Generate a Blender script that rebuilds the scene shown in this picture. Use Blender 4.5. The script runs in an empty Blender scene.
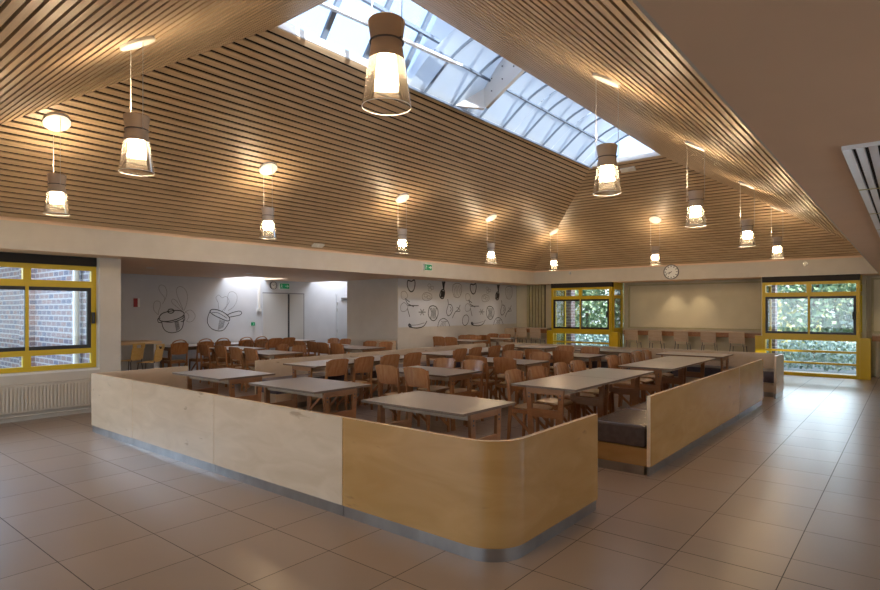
import bpy, bmesh, math, random
from mathutils import Vector, Matrix
random.seed(7)
PI = math.pi
S = bpy.context.scene
C = S.collection

# ------------------------------------------------------------------ camera, world, sun, exposure
cam_d = bpy.data.cameras.new('camera'); cam = bpy.data.objects.new('camera', cam_d); C.objects.link(cam)
cam_d.sensor_fit = 'HORIZONTAL'; cam_d.sensor_width = 36.0; cam_d.lens = 36.0 * 578 / 880
cam_d.shift_y = 15.0 / 880
cam_d.clip_start = 0.02; cam_d.clip_end = 300
cam.location = (0, 0, 1.6); cam.rotation_euler = (PI / 2, 0, math.radians(39.2))
S.camera = cam

W = bpy.data.worlds.new('world'); S.world = W; W.use_nodes = True
wt = W.node_tree; wt.nodes.clear()
sky = wt.nodes.new('ShaderNodeTexSky'); sky.sky_type = 'NISHITA'; sky.sun_disc = False
sky.sun_elevation = math.radians(38); sky.sun_rotation = math.radians(100); sky.dust_density = 2.5; sky.air_density = 1.0
bg = wt.nodes.new('ShaderNodeBackground'); bg.inputs[1].default_value = 0.6
wo = wt.nodes.new('ShaderNodeOutputWorld')
cl = wt.nodes.new('ShaderNodeMix'); cl.data_type = 'RGBA'; cl.inputs[0].default_value = .45; cl.inputs[7].default_value = (1.8, 2.1, 2.55, 1)
wt.links.new(sky.outputs[0], cl.inputs[6]); wt.links.new(cl.outputs[2], bg.inputs[0]); wt.links.new(bg.outputs[0], wo.inputs[0])

def lamp(name, kind, loc, energy, color, **kw):
    l = bpy.data.lights.new(name, kind); l.energy = energy; l.color = color
    for k, v in kw.items():
        if k not in ('rot',): setattr(l, k, v)
    o = bpy.data.objects.new(name, l); C.objects.link(o); o.location = loc
    if 'rot' in kw: o.rotation_euler = kw['rot']
    return o
def aim(o, d): o.rotation_euler = Vector(d).to_track_quat('-Z', 'Y').to_euler()

sun = lamp('sun', 'SUN', (8, 10, 6), 6.0, (1.0, .93, .82), angle=0.01)
aim(sun, (-0.93, 0.22, -0.085))
# added area lamps supplying daylight at unseen windows, visible windows and wing skylights
DAY = (0.80, 0.90, 1.0)
a = lamp('daylight_fill_east', 'AREA', (4.4, 6.0, 1.5), 60, DAY, shape='RECTANGLE', size=9.4, size_y=1.8); aim(a, (-1, 0, -.05))
a = lamp('daylight_fill_south', 'AREA', (-5.5, -4.4, 1.5), 74, (.70, .84, 1.0), shape='RECTANGLE', size=7.5, size_y=1.7); aim(a, (0, 1, -.05))
a = lamp('daylight_fill_north', 'AREA', (-1.9, 21.4, 3.4), 300, (.74, .86, 1.0), shape='RECTANGLE', size=3.0, size_y=1.2); aim(a, (0, -1, -.35))  # added above the sight line to brighten the floor by the right yellow window
a = lamp('daylight_fill_west', 'AREA', (-12.8, .2, 3.3), 300, (.58, .75, 1.0), shape='RECTANGLE', size=2.8, size_y=1.2); aim(a, (1, 0.1, -.35))  # added out of sight to strengthen bluish light from the left window
a = lamp('daylight_fill_wing', 'AREA', (-13.4, 8.75, 3.2), 24, DAY, shape='RECTANGLE', size=.8, size_y=1.0); aim(a, (0, 0, -1))  # added inside the skylight shaft, below its glass
a = lamp('daylight_fill_wing', 'AREA', (-13.4, 11.8, 3.2), 24, DAY, shape='RECTANGLE', size=.8, size_y=1.3); aim(a, (0, 0, -1))
S.view_settings.view_transform = 'Standard'; S.view_settings.look = 'None'; S.view_settings.gamma = 1
S.view_settings.use_curve_mapping = False; S.view_settings.exposure = 0.77

# ------------------------------------------------------------------ materials
MAT = {}
def mat(name, col, rough=.5, metal=0, spec=.5, **kw):
    m = bpy.data.materials.new(name); m.use_nodes = True
    b = m.node_tree.nodes['Principled BSDF']
    b.inputs['Base Color'].default_value = (*col, 1); b.inputs['Roughness'].default_value = rough
    b.inputs['Metallic'].default_value = metal; b.inputs['Specular IOR Level'].default_value = spec
    if 'emit' in kw:
        b.inputs['Emission Color'].default_value = (*kw['emit'][0], 1); b.inputs['Emission Strength'].default_value = kw['emit'][1]
    MAT[name] = m
    return m
def nt(m): return m.node_tree.nodes, m.node_tree.links, m.node_tree.nodes['Principled BSDF']
def mottled(name, c1, c2, scale=(3, 3, 3), rough=.5, noise=4.0, detail=4, bump=0, lo=.35, hi=.65, rr=None, obj=True, dist=0.0, spec=.5):
    m = mat(name, c1, rough, spec=spec); n, l, b = nt(m)
    tc = n.new('ShaderNodeTexCoord'); mp = n.new('ShaderNodeMapping'); mp.inputs['Scale'].default_value = scale
    nz = n.new('ShaderNodeTexNoise'); nz.inputs['Scale'].default_value = noise; nz.inputs['Detail'].default_value = detail
    nz.inputs['Distortion'].default_value = dist
    cr = n.new('ShaderNodeValToRGB'); cr.color_ramp.elements[0].position = lo; cr.color_ramp.elements[1].position = hi
    cr.color_ramp.elements[0].color = (*c1, 1); cr.color_ramp.elements[1].color = (*c2, 1)
    l.new(tc.outputs['Object'], mp.inputs[0]); l.new(mp.outputs[0], nz.inputs[0]); l.new(nz.outputs['Fac'], cr.inputs[0]); l.new(cr.outputs[0], b.inputs['Base Color'])
    if bump:
        bp_ = n.new('ShaderNodeBump'); bp_.inputs['Strength'].default_value = bump; bp_.inputs['Distance'].default_value = .01
        l.new(nz.outputs['Fac'], bp_.inputs['Height']); l.new(bp_.outputs[0], b.inputs['Normal'])
    return m

mottled('paint_white', (.55, .50, .43), (.58, .53, .46), rough=.6, noise=1.2)
mottled('paint_ceiling', (.72, .515, .355), (.75, .54, .375), rough=.65, noise=.8)
mottled('paint_wing', (.60, .615, .65), (.63, .645, .68), rough=.6, noise=1.0)
mottled('paint_cream', (.58, .52, .36), (.62, .56, .40), rough=.5, noise=.7)
mottled('slat_wood_y', (.44, .31, .19), (.56, .41, .265), scale=(9, .7, 9), rough=.42, noise=2.5, detail=6)
mottled('slat_wood_x', (.44, .31, .19), (.56, .41, .265), scale=(.7, 9, 9), rough=.42, noise=2.5, detail=6)
mat('felt_black', (.012, .008, .006), .9)
mottled('birch_ply', (.53, .395, .265), (.63, .49, .35), scale=(1.0, 1.0, 3.2), rough=.30, noise=1.8, detail=7, dist=1.2, lo=.3, hi=.7)
mottled('birch_ply_warm', (.38, .20, .06), (.46, .255, .09), scale=(1.0, 1.0, 3.2), rough=.26, noise=1.6, detail=6, dist=1.0, lo=.3, hi=.7)  # warmer ply, its colour also darkened for the weaker light there
def flecks(name):
    m = MAT[name]; n, l, b = nt(m); src = b.inputs['Base Color'].links[0].from_socket
    tc = n.new('ShaderNodeTexCoord'); mp = n.new('ShaderNodeMapping'); mp.inputs['Scale'].default_value = (1.6, 1.6, 5.5); mp.inputs['Location'].default_value = (.37, .2, .11)
    nz = n.new('ShaderNodeTexNoise'); nz.inputs['Scale'].default_value = 2.1; nz.inputs['Detail'].default_value = 3
    cr = n.new('ShaderNodeValToRGB'); cr.color_ramp.elements[0].position = .69; cr.color_ramp.elements[1].position = .76
    mx = n.new('ShaderNodeMix'); mx.data_type = 'RGBA'; mx.inputs[7].default_value = (.20, .11, .05, 1)
    ml = n.new('ShaderNodeMath'); ml.operation = 'MULTIPLY'; ml.inputs[1].default_value = .55
    l.new(tc.outputs['Object'], mp.inputs[0]); l.new(mp.outputs[0], nz.inputs[0]); l.new(nz.outputs['Fac'], cr.inputs[0]); l.new(cr.outputs[0], ml.inputs[0]); l.new(ml.outputs[0], mx.inputs[0]); l.new(src, mx.inputs[6]); l.new(mx.outputs[2], b.inputs['Base Color'])
flecks('birch_ply'); flecks('birch_ply_warm')
mottled('birch_edge', (.74, .55, .36), (.80, .62, .43), rough=.5, noise=20)
mottled('chair_wood', (.34, .145, .055), (.42, .195, .08), scale=(14, 14, 2), rough=.30, noise=2, detail=6)
mottled('chair_ply', (.37, .16, .065), (.45, .215, .095), scale=(14, 14, 2), rough=.24, noise=2, detail=6)
mottled('seat_ply', (.60, .38, .19), (.68, .46, .26), scale=(3, 14, 3), rough=.28, noise=2, detail=6)
mottled('table_wood', (.33, .15, .06), (.42, .20, .085), scale=(10, 3, 10), rough=.4, noise=2, detail=6)
mottled('table_rail', (.50, .37, .25), (.56, .43, .31), scale=(10, 3, 10), rough=.4, noise=2, detail=6)
mottled('laminate', (.50, .45, .41), (.53, .48, .44), rough=.30, noise=60, detail=2)
mottled('ply_dark_edge', (.16, .10, .06), (.22, .14, .09), rough=.5, noise=30)
mottled('pale_ply', (.50, .36, .24), (.57, .43, .30), scale=(3, 3, 12), rough=.35, noise=2)
mottled('yellow_ply', (.58, .36, .10), (.64, .42, .15), scale=(3, 3, 12), rough=.35, noise=2)
mottled('kick_metal', (.34, .33, .32), (.42, .41, .40), scale=(2, 2, 1), rough=.28, noise=3)
MAT['kick_metal'].node_tree.nodes['Principled BSDF'].inputs['Metallic'].default_value = .9
mottled('leather', (.085, .058, .048), (.105, .074, .062), rough=.27, noise=6)
mottled('leather_plum', (.075, .058, .075), (.10, .08, .10), rough=.30, noise=6)
mat('yellow_paint', (.62, .42, .006), .38)
mat('black_frame', (.015, .013, .012), .4)
mat('dark_box', (.018, .012, .008), .7)
mat('white_plastic', (.78, .76, .72), .4)
mat('radiator_white', (.60, .54, .46), .4)
mat('steel', (.55, .55, .56), .3, metal=.9)
mat('steel_dark', (.12, .12, .13), .4, metal=.6)
mat('skylight_frame', (.16, .20, .26), .45)
mat('skylight_white', (.74, .75, .76), .5)
mat('lamp_body', (.55, .45, .37), .45)
mat('lamp_diffuser', (1, .95, .85), .5, emit=((1.0, .77, .50), 75.0))
mat('ink', (.035, .035, .04), .6)
mat('ink_grey', (.25, .25, .26), .6)
mat('green_sign', (.01, .22, .09), .4, emit=((.02, .5, .2), .08))
mat('red_sign', (.38, .03, .03), .4)
mat('sign_white', (.85, .85, .85), .4)
mat('clock_face', (.80, .80, .78), .4)
mat('door_paint', (.55, .545, .53), .5)
mat('grille_metal', (.92, .91, .95), .35, metal=.8)
mat('grille_brass', (.55, .45, .22), .35, metal=.5)
mottled('green_wall_slat', (.40, .36, .20), (.46, .41, .24), rough=.5, noise=2)
mat('green_wall_gap', (.13, .11, .06), .6)
mottled('paving', (.05, .065, .07), (.07, .085, .09), rough=.8, noise=3)
mottled('lawn', (.05, .10, .02), (.10, .16, .04), rough=.9, noise=8)
mottled('bark', (.10, .07, .05), (.18, .13, .09), scale=(6, 6, 1.5), rough=.9, noise=6)
def leafmat(name, c1, c2):
    m = mottled(name, c1, c2, rough=.55, noise=2.2, detail=3)
    n, l, b = nt(m); b.inputs['Transmission Weight'].default_value = 0
    return m
leafmat('leaf_green', (.12, .22, .12), (.29, .40, .24))
leafmat('leaf_blue', (.17, .28, .25), (.36, .49, .46))
leafmat('leaf_yellow', (.34, .40, .16), (.66, .60, .26))

def glassmat(name, tint, rough=.0, mixf=.12):
    m = bpy.data.materials.new(name); m.use_nodes = True; n = m.node_tree.nodes; l = m.node_tree.links; n.clear()
    t = n.new('ShaderNodeBsdfTransparent'); t.inputs[0].default_value = (*tint, 1)
    g = n.new('ShaderNodeBsdfGlossy'); g.inputs['Roughness'].default_value = rough
    mx = n.new('ShaderNodeMixShader'); fr = n.new('ShaderNodeFresnel'); fr.inputs[0].default_value = 1.45
    ad = n.new('ShaderNodeMath'); ad.operation = 'MULTIPLY_ADD'; ad.inputs[1].default_value = .8; ad.inputs[2].default_value = mixf * .15
    o = n.new('ShaderNodeOutputMaterial')
    l.new(fr.outputs[0], ad.inputs[0]); l.new(ad.outputs[0], mx.inputs[0]); l.new(t.outputs[0], mx.inputs[1]); l.new(g.outputs[0], mx.inputs[2]); l.new(mx.outputs[0], o.inputs[0])
    MAT[name] = m
glassmat('glass', (.93, .96, .96)); translucent_shade = True
def translucent(name, col, tr):
    m = bpy.data.materials.new(name); m.use_nodes = True; n = m.node_tree.nodes; l = m.node_tree.links; n.clear()
    t = n.new('ShaderNodeBsdfTransparent'); d = n.new('ShaderNodeBsdfTranslucent'); d.inputs[0].default_value = (*col, 1)
    e = n.new('ShaderNodeBsdfDiffuse'); e.inputs[0].default_value = (*col, 1)
    a_ = n.new('ShaderNodeAddShader'); mx = n.new('ShaderNodeMixShader'); mx.inputs[0].default_value = tr
    m2 = n.new('ShaderNodeMixShader'); m2.inputs[0].default_value = .45
    o = n.new('ShaderNodeOutputMaterial')
    l.new(d.outputs[0], m2.inputs[1]); l.new(e.outputs[0], m2.inputs[2]); l.new(m2.outputs[0], mx.inputs[1]); l.new(t.outputs[0], mx.inputs[2]); l.new(mx.outputs[0], o.inputs[0])
    MAT[name] = m
translucent('polycarbonate', (.56, .61, .64), .06)
def shade_glass():
    m = bpy.data.materials.new('lamp_glass'); m.use_nodes = True; n = m.node_tree.nodes; l = m.node_tree.links; n.clear()
    t = n.new('ShaderNodeBsdfTransparent'); t.inputs[0].default_value = (.98, .96, .92, 1); g = n.new('ShaderNodeBsdfGlossy'); g.inputs['Roughness'].default_value = .08
    d = n.new('ShaderNodeBsdfTranslucent'); d.inputs[0].default_value = (1, .95, .88, 1)
    fr = n.new('ShaderNodeFresnel'); fr.inputs[0].default_value = 1.45; m1 = n.new('ShaderNodeMixShader'); m2 = n.new('ShaderNodeMixShader'); m2.inputs[0].default_value = .035; o = n.new('ShaderNodeOutputMaterial')
    l.new(fr.outputs[0], m1.inputs[0]); l.new(t.outputs[0], m1.inputs[1]); l.new(g.outputs[0], m1.inputs[2]); l.new(m1.outputs[0], m2.inputs[1]); l.new(d.outputs[0], m2.inputs[2]); l.new(m2.outputs[0], o.inputs[0])
    MAT['lamp_glass'] = m
shade_glass()
glassmat('frosted_pane', (.66, .75, .88), .3)

def floor_mat():
    m = mat('floor_tiles', (.3, .25, .2), .3); n, l, b = nt(m)
    tc = n.new('ShaderNodeTexCoord'); sp = n.new('ShaderNodeSeparateXYZ'); l.new(tc.outputs['Object'], sp.inputs[0])
    def math_(op, a_, b_=None, c_=None):
        q = n.new('ShaderNodeMath'); q.operation = op
        for i, v in enumerate((a_, b_, c_)):
            if v is None: continue
            if isinstance(v, (int, float)): q.inputs[i].default_value = v
            else: l.new(v, q.inputs[i])
        return q.outputs[0]
    def line(o, off, pitch, w):
        t = math_("ADD", o, off); t = math_('DIVIDE', t, pitch); f = math_('FRACT', t); f = math_('SUBTRACT', f, .5); f = math_('ABSOLUTE', f)
        return math_('GREATER_THAN', f, .5 - w / pitch / 2), math_('FLOOR', t)
    lx, ix = line(sp.outputs[0], 100 * .6 + 1.2 - .6 * 100 + 60.0,   .6, .006)
    ly, iy = line(sp.outputs[1], 60.0 - 4.31 + .0, .6, .006)
    d3 = math_('LESS_THAN', math_('ABSOLUTE', math_('SUBTRACT', sp.outputs[1], 3.98)), .004)
    g = math_('MAXIMUM', math_('MAXIMUM', lx, ly), d3)
    cb = n.new('ShaderNodeCombineXYZ'); l.new(ix, cb.inputs[0]); l.new(iy, cb.inputs[1])
    wn = n.new('ShaderNodeTexWhiteNoise'); l.new(cb.outputs[0], wn.inputs[0])
    nz = n.new('ShaderNodeTexNoise'); nz.inputs['Scale'].default_value = 1.3; nz.inputs['Detail'].default_value = 5; l.new(tc.outputs['Object'], nz.inputs[0])
    v = math_('MULTIPLY_ADD', wn.outputs['Value'], .10, .93); v = math_('MULTIPLY', v, math_('MULTIPLY_ADD', nz.outputs['Fac'], .22, .89))
    base = n.new('ShaderNodeVectorMath'); base.operation = 'SCALE'; base.inputs[0].default_value = (.325, .24, .18); l.new(v, base.inputs['Scale'])
    mx = n.new('ShaderNodeMix'); mx.data_type = 'RGBA'; l.new(g, mx.inputs[0]); l.new(base.outputs[0], mx.inputs[6]); mx.inputs[7].default_value = (.075, .055, .042, 1)
    l.new(mx.outputs[2], b.inputs['Base Color'])
    r = math_('MULTIPLY_ADD', nz.outputs['Fac'], .05, .285); r = math_('MULTIPLY_ADD', g, .4, r); l.new(r, b.inputs['Roughness'])
floor_mat()

def brick_mat():
    m = mat('brick_masonry', (.3, .2, .15), .85); n, l, b = nt(m)
    tc = n.new('ShaderNodeTexCoord'); sp = n.new('ShaderNodeSeparateXYZ'); cb = n.new('ShaderNodeCombineXYZ'); l.new(tc.outputs['Object'], sp.inputs[0])
    ad = n.new('ShaderNodeMath'); ad.operation = 'ADD'; l.new(sp.outputs[0], ad.inputs[0]); l.new(sp.outputs[1], ad.inputs[1])
    l.new(ad.outputs[0], cb.inputs[0]); l.new(sp.outputs[2], cb.inputs[1])
    br = n.new('ShaderNodeTexBrick'); br.inputs['Scale'].default_value = 1.0; br.inputs['Brick Width'].default_value = .25; br.inputs['Row Height'].default_value = .10
    br.inputs['Mortar Size'].default_value = .014; br.inputs['Color1'].default_value = (.19, .12, .11, 1); br.inputs['Color2'].default_value = (.075, .085, .13, 1)
    br.inputs['Mortar'].default_value = (.30, .29, .29, 1); br.inputs['Bias'].default_value = -.1
    l.new(cb.outputs[0], br.inputs[0]); l.new(br.outputs[0], b.inputs['Base Color'])
brick_mat()

# ------------------------------------------------------------------ mesh builder
class MB:
    def __init__(s): s.v = []; s.f = []; s.mi = []
    def add(s, vs, fs, m=0):
        o = len(s.v); s.v += [tuple(p) for p in vs]; s.f += [tuple(i + o for i in f) for f in fs]; s.mi += [m] * len(fs); return s
    def box(s, x0, x1, y0, y1, z0, z1, m=0):
        x0, x1 = min(x0, x1), max(x0, x1); y0, y1 = min(y0, y1), max(y0, y1); z0, z1 = min(z0, z1), max(z0, z1)
        return s.add([(x0, y0, z0), (x1, y0, z0), (x1, y1, z0), (x0, y1, z0), (x0, y0, z1), (x1, y0, z1), (x1, y1, z1), (x0, y1, z1)],
                     [(0, 3, 2, 1), (4, 5, 6, 7), (0, 1, 5, 4), (1, 2, 6, 5), (2, 3, 7, 6), (3, 0, 4, 7)], m)
    def bar(s, a, b, w, h, up=(0, 0, 1), w2=None, h2=None, m=0):
        a = Vector(a); b = Vector(b); d = (b - a).normalized(); up = Vector(up)
        r = d.cross(up)
        if r.length < 1e-4: r = d.cross(Vector((0, 1, 0)))
        r.normalize(); u = r.cross(d).normalized(); w2 = w if w2 is None else w2; h2 = h if h2 is None else h2
        vs = []
        for p, ww, hh in ((a, w, h), (b, w2, h2)):
            for i, j in ((-1, -1), (1, -1), (1, 1), (-1, 1)): vs.append(p + r * i * ww / 2 + u * j * hh / 2)
        return s.add(vs, [(0, 1, 2, 3), (7, 6, 5, 4), (0, 4, 5, 1), (1, 5, 6, 2), (2, 6, 7, 3), (3, 7, 4, 0)], m)
    def tube(s, pts, r, n=6, m=0):
        pts = [Vector(p) for p in pts]; vs = []; fs = []
        for i, p in enumerate(pts):
            d = (pts[min(i + 1, len(pts) - 1)] - pts[max(i - 1, 0)]).normalized()
            u = d.cross(Vector((0, 0, 1)));  u = u if u.length > 1e-3 else Vector((1, 0, 0)); u.normalize(); w = d.cross(u)
            for k in range(n):
                t = 2 * PI * k / n; vs.append(p + u * math.cos(t) * r + w * math.sin(t) * r)
        for i in range(len(pts) - 1):
            for k in range(n): fs.append((i * n + k, i * n + (k + 1) % n, (i + 1) * n + (k + 1) % n, (i + 1) * n + k))
        fs.append(tuple(range(n))[::-1]); fs.append(tuple(range((len(pts) - 1) * n, len(pts) * n)))
        return s.add(vs, fs, m)
    def lathe(s, prof, n=24, c=(0, 0), m=0, close=False):
        vs = []; fs = []
        for r, z in prof:
            for k in range(n): t = 2 * PI * k / n; vs.append((c[0] + r * math.cos(t), c[1] + r * math.sin(t), z))
        for i in range(len(prof) - 1):
            for k in range(n): fs.append((i * n + k, i * n + (k + 1) % n, (i + 1) * n + (k + 1) % n, (i + 1) * n + k))
        return s.add(vs, fs, m)
    def xf(s, M): s.v = [tuple(M @ Vector(p)) for p in s.v]; return s
    def build(s, name, mats, parent=None, smooth=False, bevel=0):
        me = bpy.data.meshes.new(name); me.from_pydata(s.v, [], s.f)
        if isinstance(mats, str): mats = [mats]
        for q in mats: me.materials.append(MAT[q])
        for p, i in zip(me.polygons, s.mi): p.material_index = i
        bm = bmesh.new(); bm.from_mesh(me); bmesh.ops.recalc_face_normals(bm, faces=bm.faces)
        if bevel: bmesh.ops.bevel(bm, geom=[e for e in bm.edges if len(e.link_faces) == 2 and e.calc_face_angle(0) > .5], offset=bevel, segments=2, affect='EDGES', profile=.5)
        bm.to_mesh(me); bm.free()
        if smooth:
            for p in me.polygons: p.use_smooth = True
            try: me.set_sharp_from_angle(angle=math.radians(40))
            except Exception: pass
        o = bpy.data.objects.new(name, me); C.objects.link(o)
        if parent: o.parent = parent
        return o
def tag(o, label, cat, group=None, kind=None):
    if label: o['label'] = label
    if cat: o['category'] = cat
    if group: o['group'] = group
    if kind: o['kind'] = kind
    return o
def thing(name, label, cat, loc=(0, 0, 0), rz=0, group=None):
    o = bpy.data.objects.new(name, None); C.objects.link(o); o.location = loc; o.rotation_euler = (0, 0, rz); o.empty_display_size = .1
    return tag(o, label, cat, group)
def struct(o): o['kind'] = 'structure'; return o
def copy_thing(root, loc, rz, label, group=None):
    r = root.copy(); C.objects.link(r); r.location = loc; r.rotation_euler = (0, 0, rz); r['label'] = label
    if group: r['group'] = group
    for ch in list(root.children):
        c = ch.copy(); C.objects.link(c); c.parent = r
        for g in list(ch.children):
            d = g.copy(); C.objects.link(d); d.parent = c
    return r

# ------------------------------------------------------------------ room shell
ZB, ZC, ZS = 2.43, 2.84, 4.95
XW, XE, YS, YN = -9.47, -0.57, 0.45, 16.4
K = 3.63
SL = (ZS - ZC) / K
XLW = -9.95                       # window wall plane (west)
XM = -13.9                        # wall with the pot drawings
EX, SY = 4.0, -4.0                # east and south walls
m = MB(); m.box(-14.2, EX + .3, SY - .3, 17.7, -.12, 0); struct(m.build('floor', 'floor_tiles'))

# low flat ceiling around the pyramid, with two roof-light wells over the wing
m = MB()
m.box(XE, EX + .3, SY - .3, 17.7, ZB, ZC + .25)
m.box(XLW - .3, XE, SY - .3, YS, ZB, ZC + .25)
m.box(XLW - .3, XE, YN, 17.7, ZB, ZC + .25)
m.box(XLW - .3, XW, YS, YN, ZB, ZC + .25)
m.box(-12.85, XLW - .3, 3.8, 17.7, ZB, ZC + .25)
for y0, y1 in ((3.8, 8.12), (9.35, 10.95), (12.6, 17.7)): m.box(-14.2, -12.85, y0, y1, ZB, ZC + .25)
struct(m.build('ceiling', 'paint_ceiling'))
for y0, y1 in ((8.12, 9.35), (10.95, 12.6)):
    m = MB()
    m.box(-14.0, -13.9, y0, y1, ZC + .25, 3.5); m.box(-12.85, -12.8, y0, y1, ZC + .25, 3.5)
    m.box(-14.0, -12.8, y0 - .05, y0, ZC + .25, 3.5); m.box(-14.0, -12.8, y1, y1 + .05, ZC + .25, 3.5)
    struct(m.build('skylight_shaft', 'paint_wing'))
    m = MB(); m.box(-14.0, -12.8, y0, y1, 3.5, 3.52); struct(m.build('skylight_glass', 'frosted_pane'))

m = MB(); m.box(XW, XW + .012, YS + .001, YN - .013, ZB, ZC - .03); m.box(XW, XE, YN - .012, YN, ZB, ZC - .03); m.box(XW + .013, XE, YS, YS + .012, ZB, ZC - .03); m.box(XE - .012, XE, YS + .013, YN - .013, ZB, ZC - .03)
struct(m.build('trim_5', 'paint_white'))
# slatted hip ceiling: battens in front of black felt
def ring(k, off=0.0):
    z = ZC + SL * k
    return (XW + k, XE - k, YS + k, YN - k, z)
ca = math.atan(SL)
def P4(k, side, t):               # point pairs of the face edge at inset k, moved t along the outward (up) normal
    x0, x1, y0, y1, z = ring(k)
    n = t * math.sin(ca); zz = z + t * math.cos(ca)
    x0 -= n; x1 += n; y0 -= n; y1 += n
    return {'w': ((x0, y0, zz), (x0, y1, zz)), 'e': ((x1, y0, zz), (x1, y1, zz)), 's': ((x0, y0, zz), (x1, y0, zz)), 'n': ((x0, y1, zz), (x1, y1, zz))}[side]
def slab(m, side, k0, k1, t0, t1, mi=0):
    a, b = P4(k0, side, t0); c, d = P4(k1, side, t0); e, f = P4(k0, side, t1); g, h = P4(k1, side, t1)
    m.add([a, b, d, c, e, f, h, g], [(0, 1, 2, 3), (7, 6, 5, 4), (0, 4, 5, 1), (1, 5, 6, 2), (2, 6, 7, 3), (3, 7, 4, 0)], mi)
PITCH = K / 40
for side in 'wesn':
    m = MB()
    for i in range(40): slab(m, side, i * PITCH + .029, (i + 1) * PITCH, 0, .016)
    struct(m.build('ceiling_slats', 'slat_wood_y' if side in 'we' else 'slat_wood_x'))
    m = MB(); slab(m, side, -.02, K + .01, .040, .14)
    struct(m.build('ceiling_backing', 'felt_black'))

# skylight over the ridge: shaft, gable glazing, bars, hung polycarbonate vault, white box beam
SX0, SX1, SY0, SY1, _z = ring(K)
m = MB()
m.box(SX0 - .12, SX0, SY0 - .12, SY1 + .12, ZS + .02, ZS + .12); m.box(SX1, SX1 + .12, SY0 - .12, SY1 + .12, ZS + .02, ZS + .12)
m.box(SX0 - .12, SX1 + .12, SY0 - .12, SY0, ZS + .02, ZS + .12); m.box(SX0 - .12, SX1 + .12, SY1, SY1 + .12, ZS + .02, ZS + .12)
struct(m.build('skylight_shaft', 'skylight_white'))
SXM = (SX0 + SX1) / 2; ZE, ZR = ZS + .12, ZS + 1.3
sk = thing('skylight', 'long glazed skylight with arched bars along the ceiling ridge', 'skylight', (SXM, (SY0 + SY1) / 2, ZE)); sk['kind'] = 'structure'
inv = Matrix.Translation((-SXM, -(SY0 + SY1) / 2, -ZE))
m = MB()
for sx, xx in ((SX0 - .1, SXM), (SX1 + .1, SXM)):
    m.add([(sx, SY0 - .1, ZE), (sx, SY1 + .1, ZE), (SXM, SY1 + .1, ZR), (SXM, SY0 - .1, ZR)], [(0, 1, 2, 3)])
m.add([(SX0 - .1, SY1 + .1, ZE), (SX1 + .1, SY1 + .1, ZE), (SXM, SY1 + .1, ZR)], [(0, 1, 2)])
m.add([(SX0 - .1, SY0 - .1, ZE), (SX1 + .1, SY0 - .1, ZE), (SXM, SY0 - .1, ZR)], [(0, 1, 2)])
m.xf(inv).build('glazing', 'frosted_pane', sk)
m = MB()
y = SY0
while y < SY1 + .05:
    for sx in (SX0 - .08, SX1 + .08): m.bar((sx, y, ZE - .03), (SXM, y, ZR - .03), .045, .07, up=(0, 1, 0))
    y += .74
for sx in (SX0 - .08, SX1 + .08):
    for t in (0, .5): m.bar((sx + (SXM - sx) * t, SY0, ZE + (ZR - ZE) * t - .05), (sx + (SXM - sx) * t, SY1, ZE + (ZR - ZE) * t - .05), .05, .05)
m.bar((SXM, SY0, ZR - .05), (SXM, SY1, ZR - .05), .07, .09)
m.xf(inv).build('glazing_bars', 'skylight_frame', sk)
def vault(t): return (SX0 + .02 + 1.15 * t, ZE - .10 + .60 * math.sin(t * PI * .5))
VY0 = SY0 + 2.3
def vsheet(ya, yb):
    m = MB(); N = 10; vs = []; fs = []
    for yy in (ya, yb):
        for i in range(N + 1): x, z = vault(i / N); vs.append((x, yy, z))
    for i in range(N): fs.append((i, i + 1, N + 2 + i, N + 1 + i))
    return m.add(vs, fs)
yy = VY0
while yy < SY1 - .3:
    ye = min(yy + 1.48, SY1 - .01)
    vsheet(yy + .01, ye - .01).xf(inv).build('curved_panel', 'polycarbonate', sk, smooth=True)
    m = MB()
    for q in (yy + .37, yy + 1.1):
        if q < SY1:
            m.tube([(vault(i / 8)[0], q, vault(i / 8)[1] - .03) for i in range(9)], .022, 5)
    for t in (.0, .45): m.bar((vault(t)[0], yy, vault(t)[1] - .035), (vault(t)[0], ye, vault(t)[1] - .035), .035, .035)
    m.xf(inv).build('arched_rib', 'skylight_frame', sk, smooth=True)
    yy += 1.48
m = MB(); m.bar((SX0 + .25, SY0 + .15, ZE + .26), (SX0 + .7, VY0 + .3, ZE + .12), .32, .03, up=(.5, 0, 1)); m.xf(inv).build('baffle', 'skylight_white', sk)
m = MB()
yb = 7.9
m.bar((SX0 - .05, yb - .38, ZS + .28), (SX0 + .38, yb, ZS + .22), .06, .50, up=(0, 0, 1))
m.bar((SX0 + .37, yb - .005, ZS + .22), (SX1 + .05, yb - .62, ZS + .52), .06, .50, up=(0, 0, 1))
bx_ = m.xf(inv).build('box_beam', 'skylight_white', sk)
m = MB()
for i in range(3):
    for j in range(2):
        m.lathe([(0, 0), (.012, 0), (.012, .01), (0, .01)], 6)
        n0 = len(m.v) - 24
        for q in range(n0, len(m.v)):
            p = m.v[q]; m.v[q] = (SX0 + .60 + .3 * i + p[0], yb - .155 - .148 * i - p[2], ZS + .18 + .2 * j + .07 * i + p[1])
m.xf(inv).build('rivet', 'steel_dark', sk)['kind'] = 'stuff'

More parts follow.
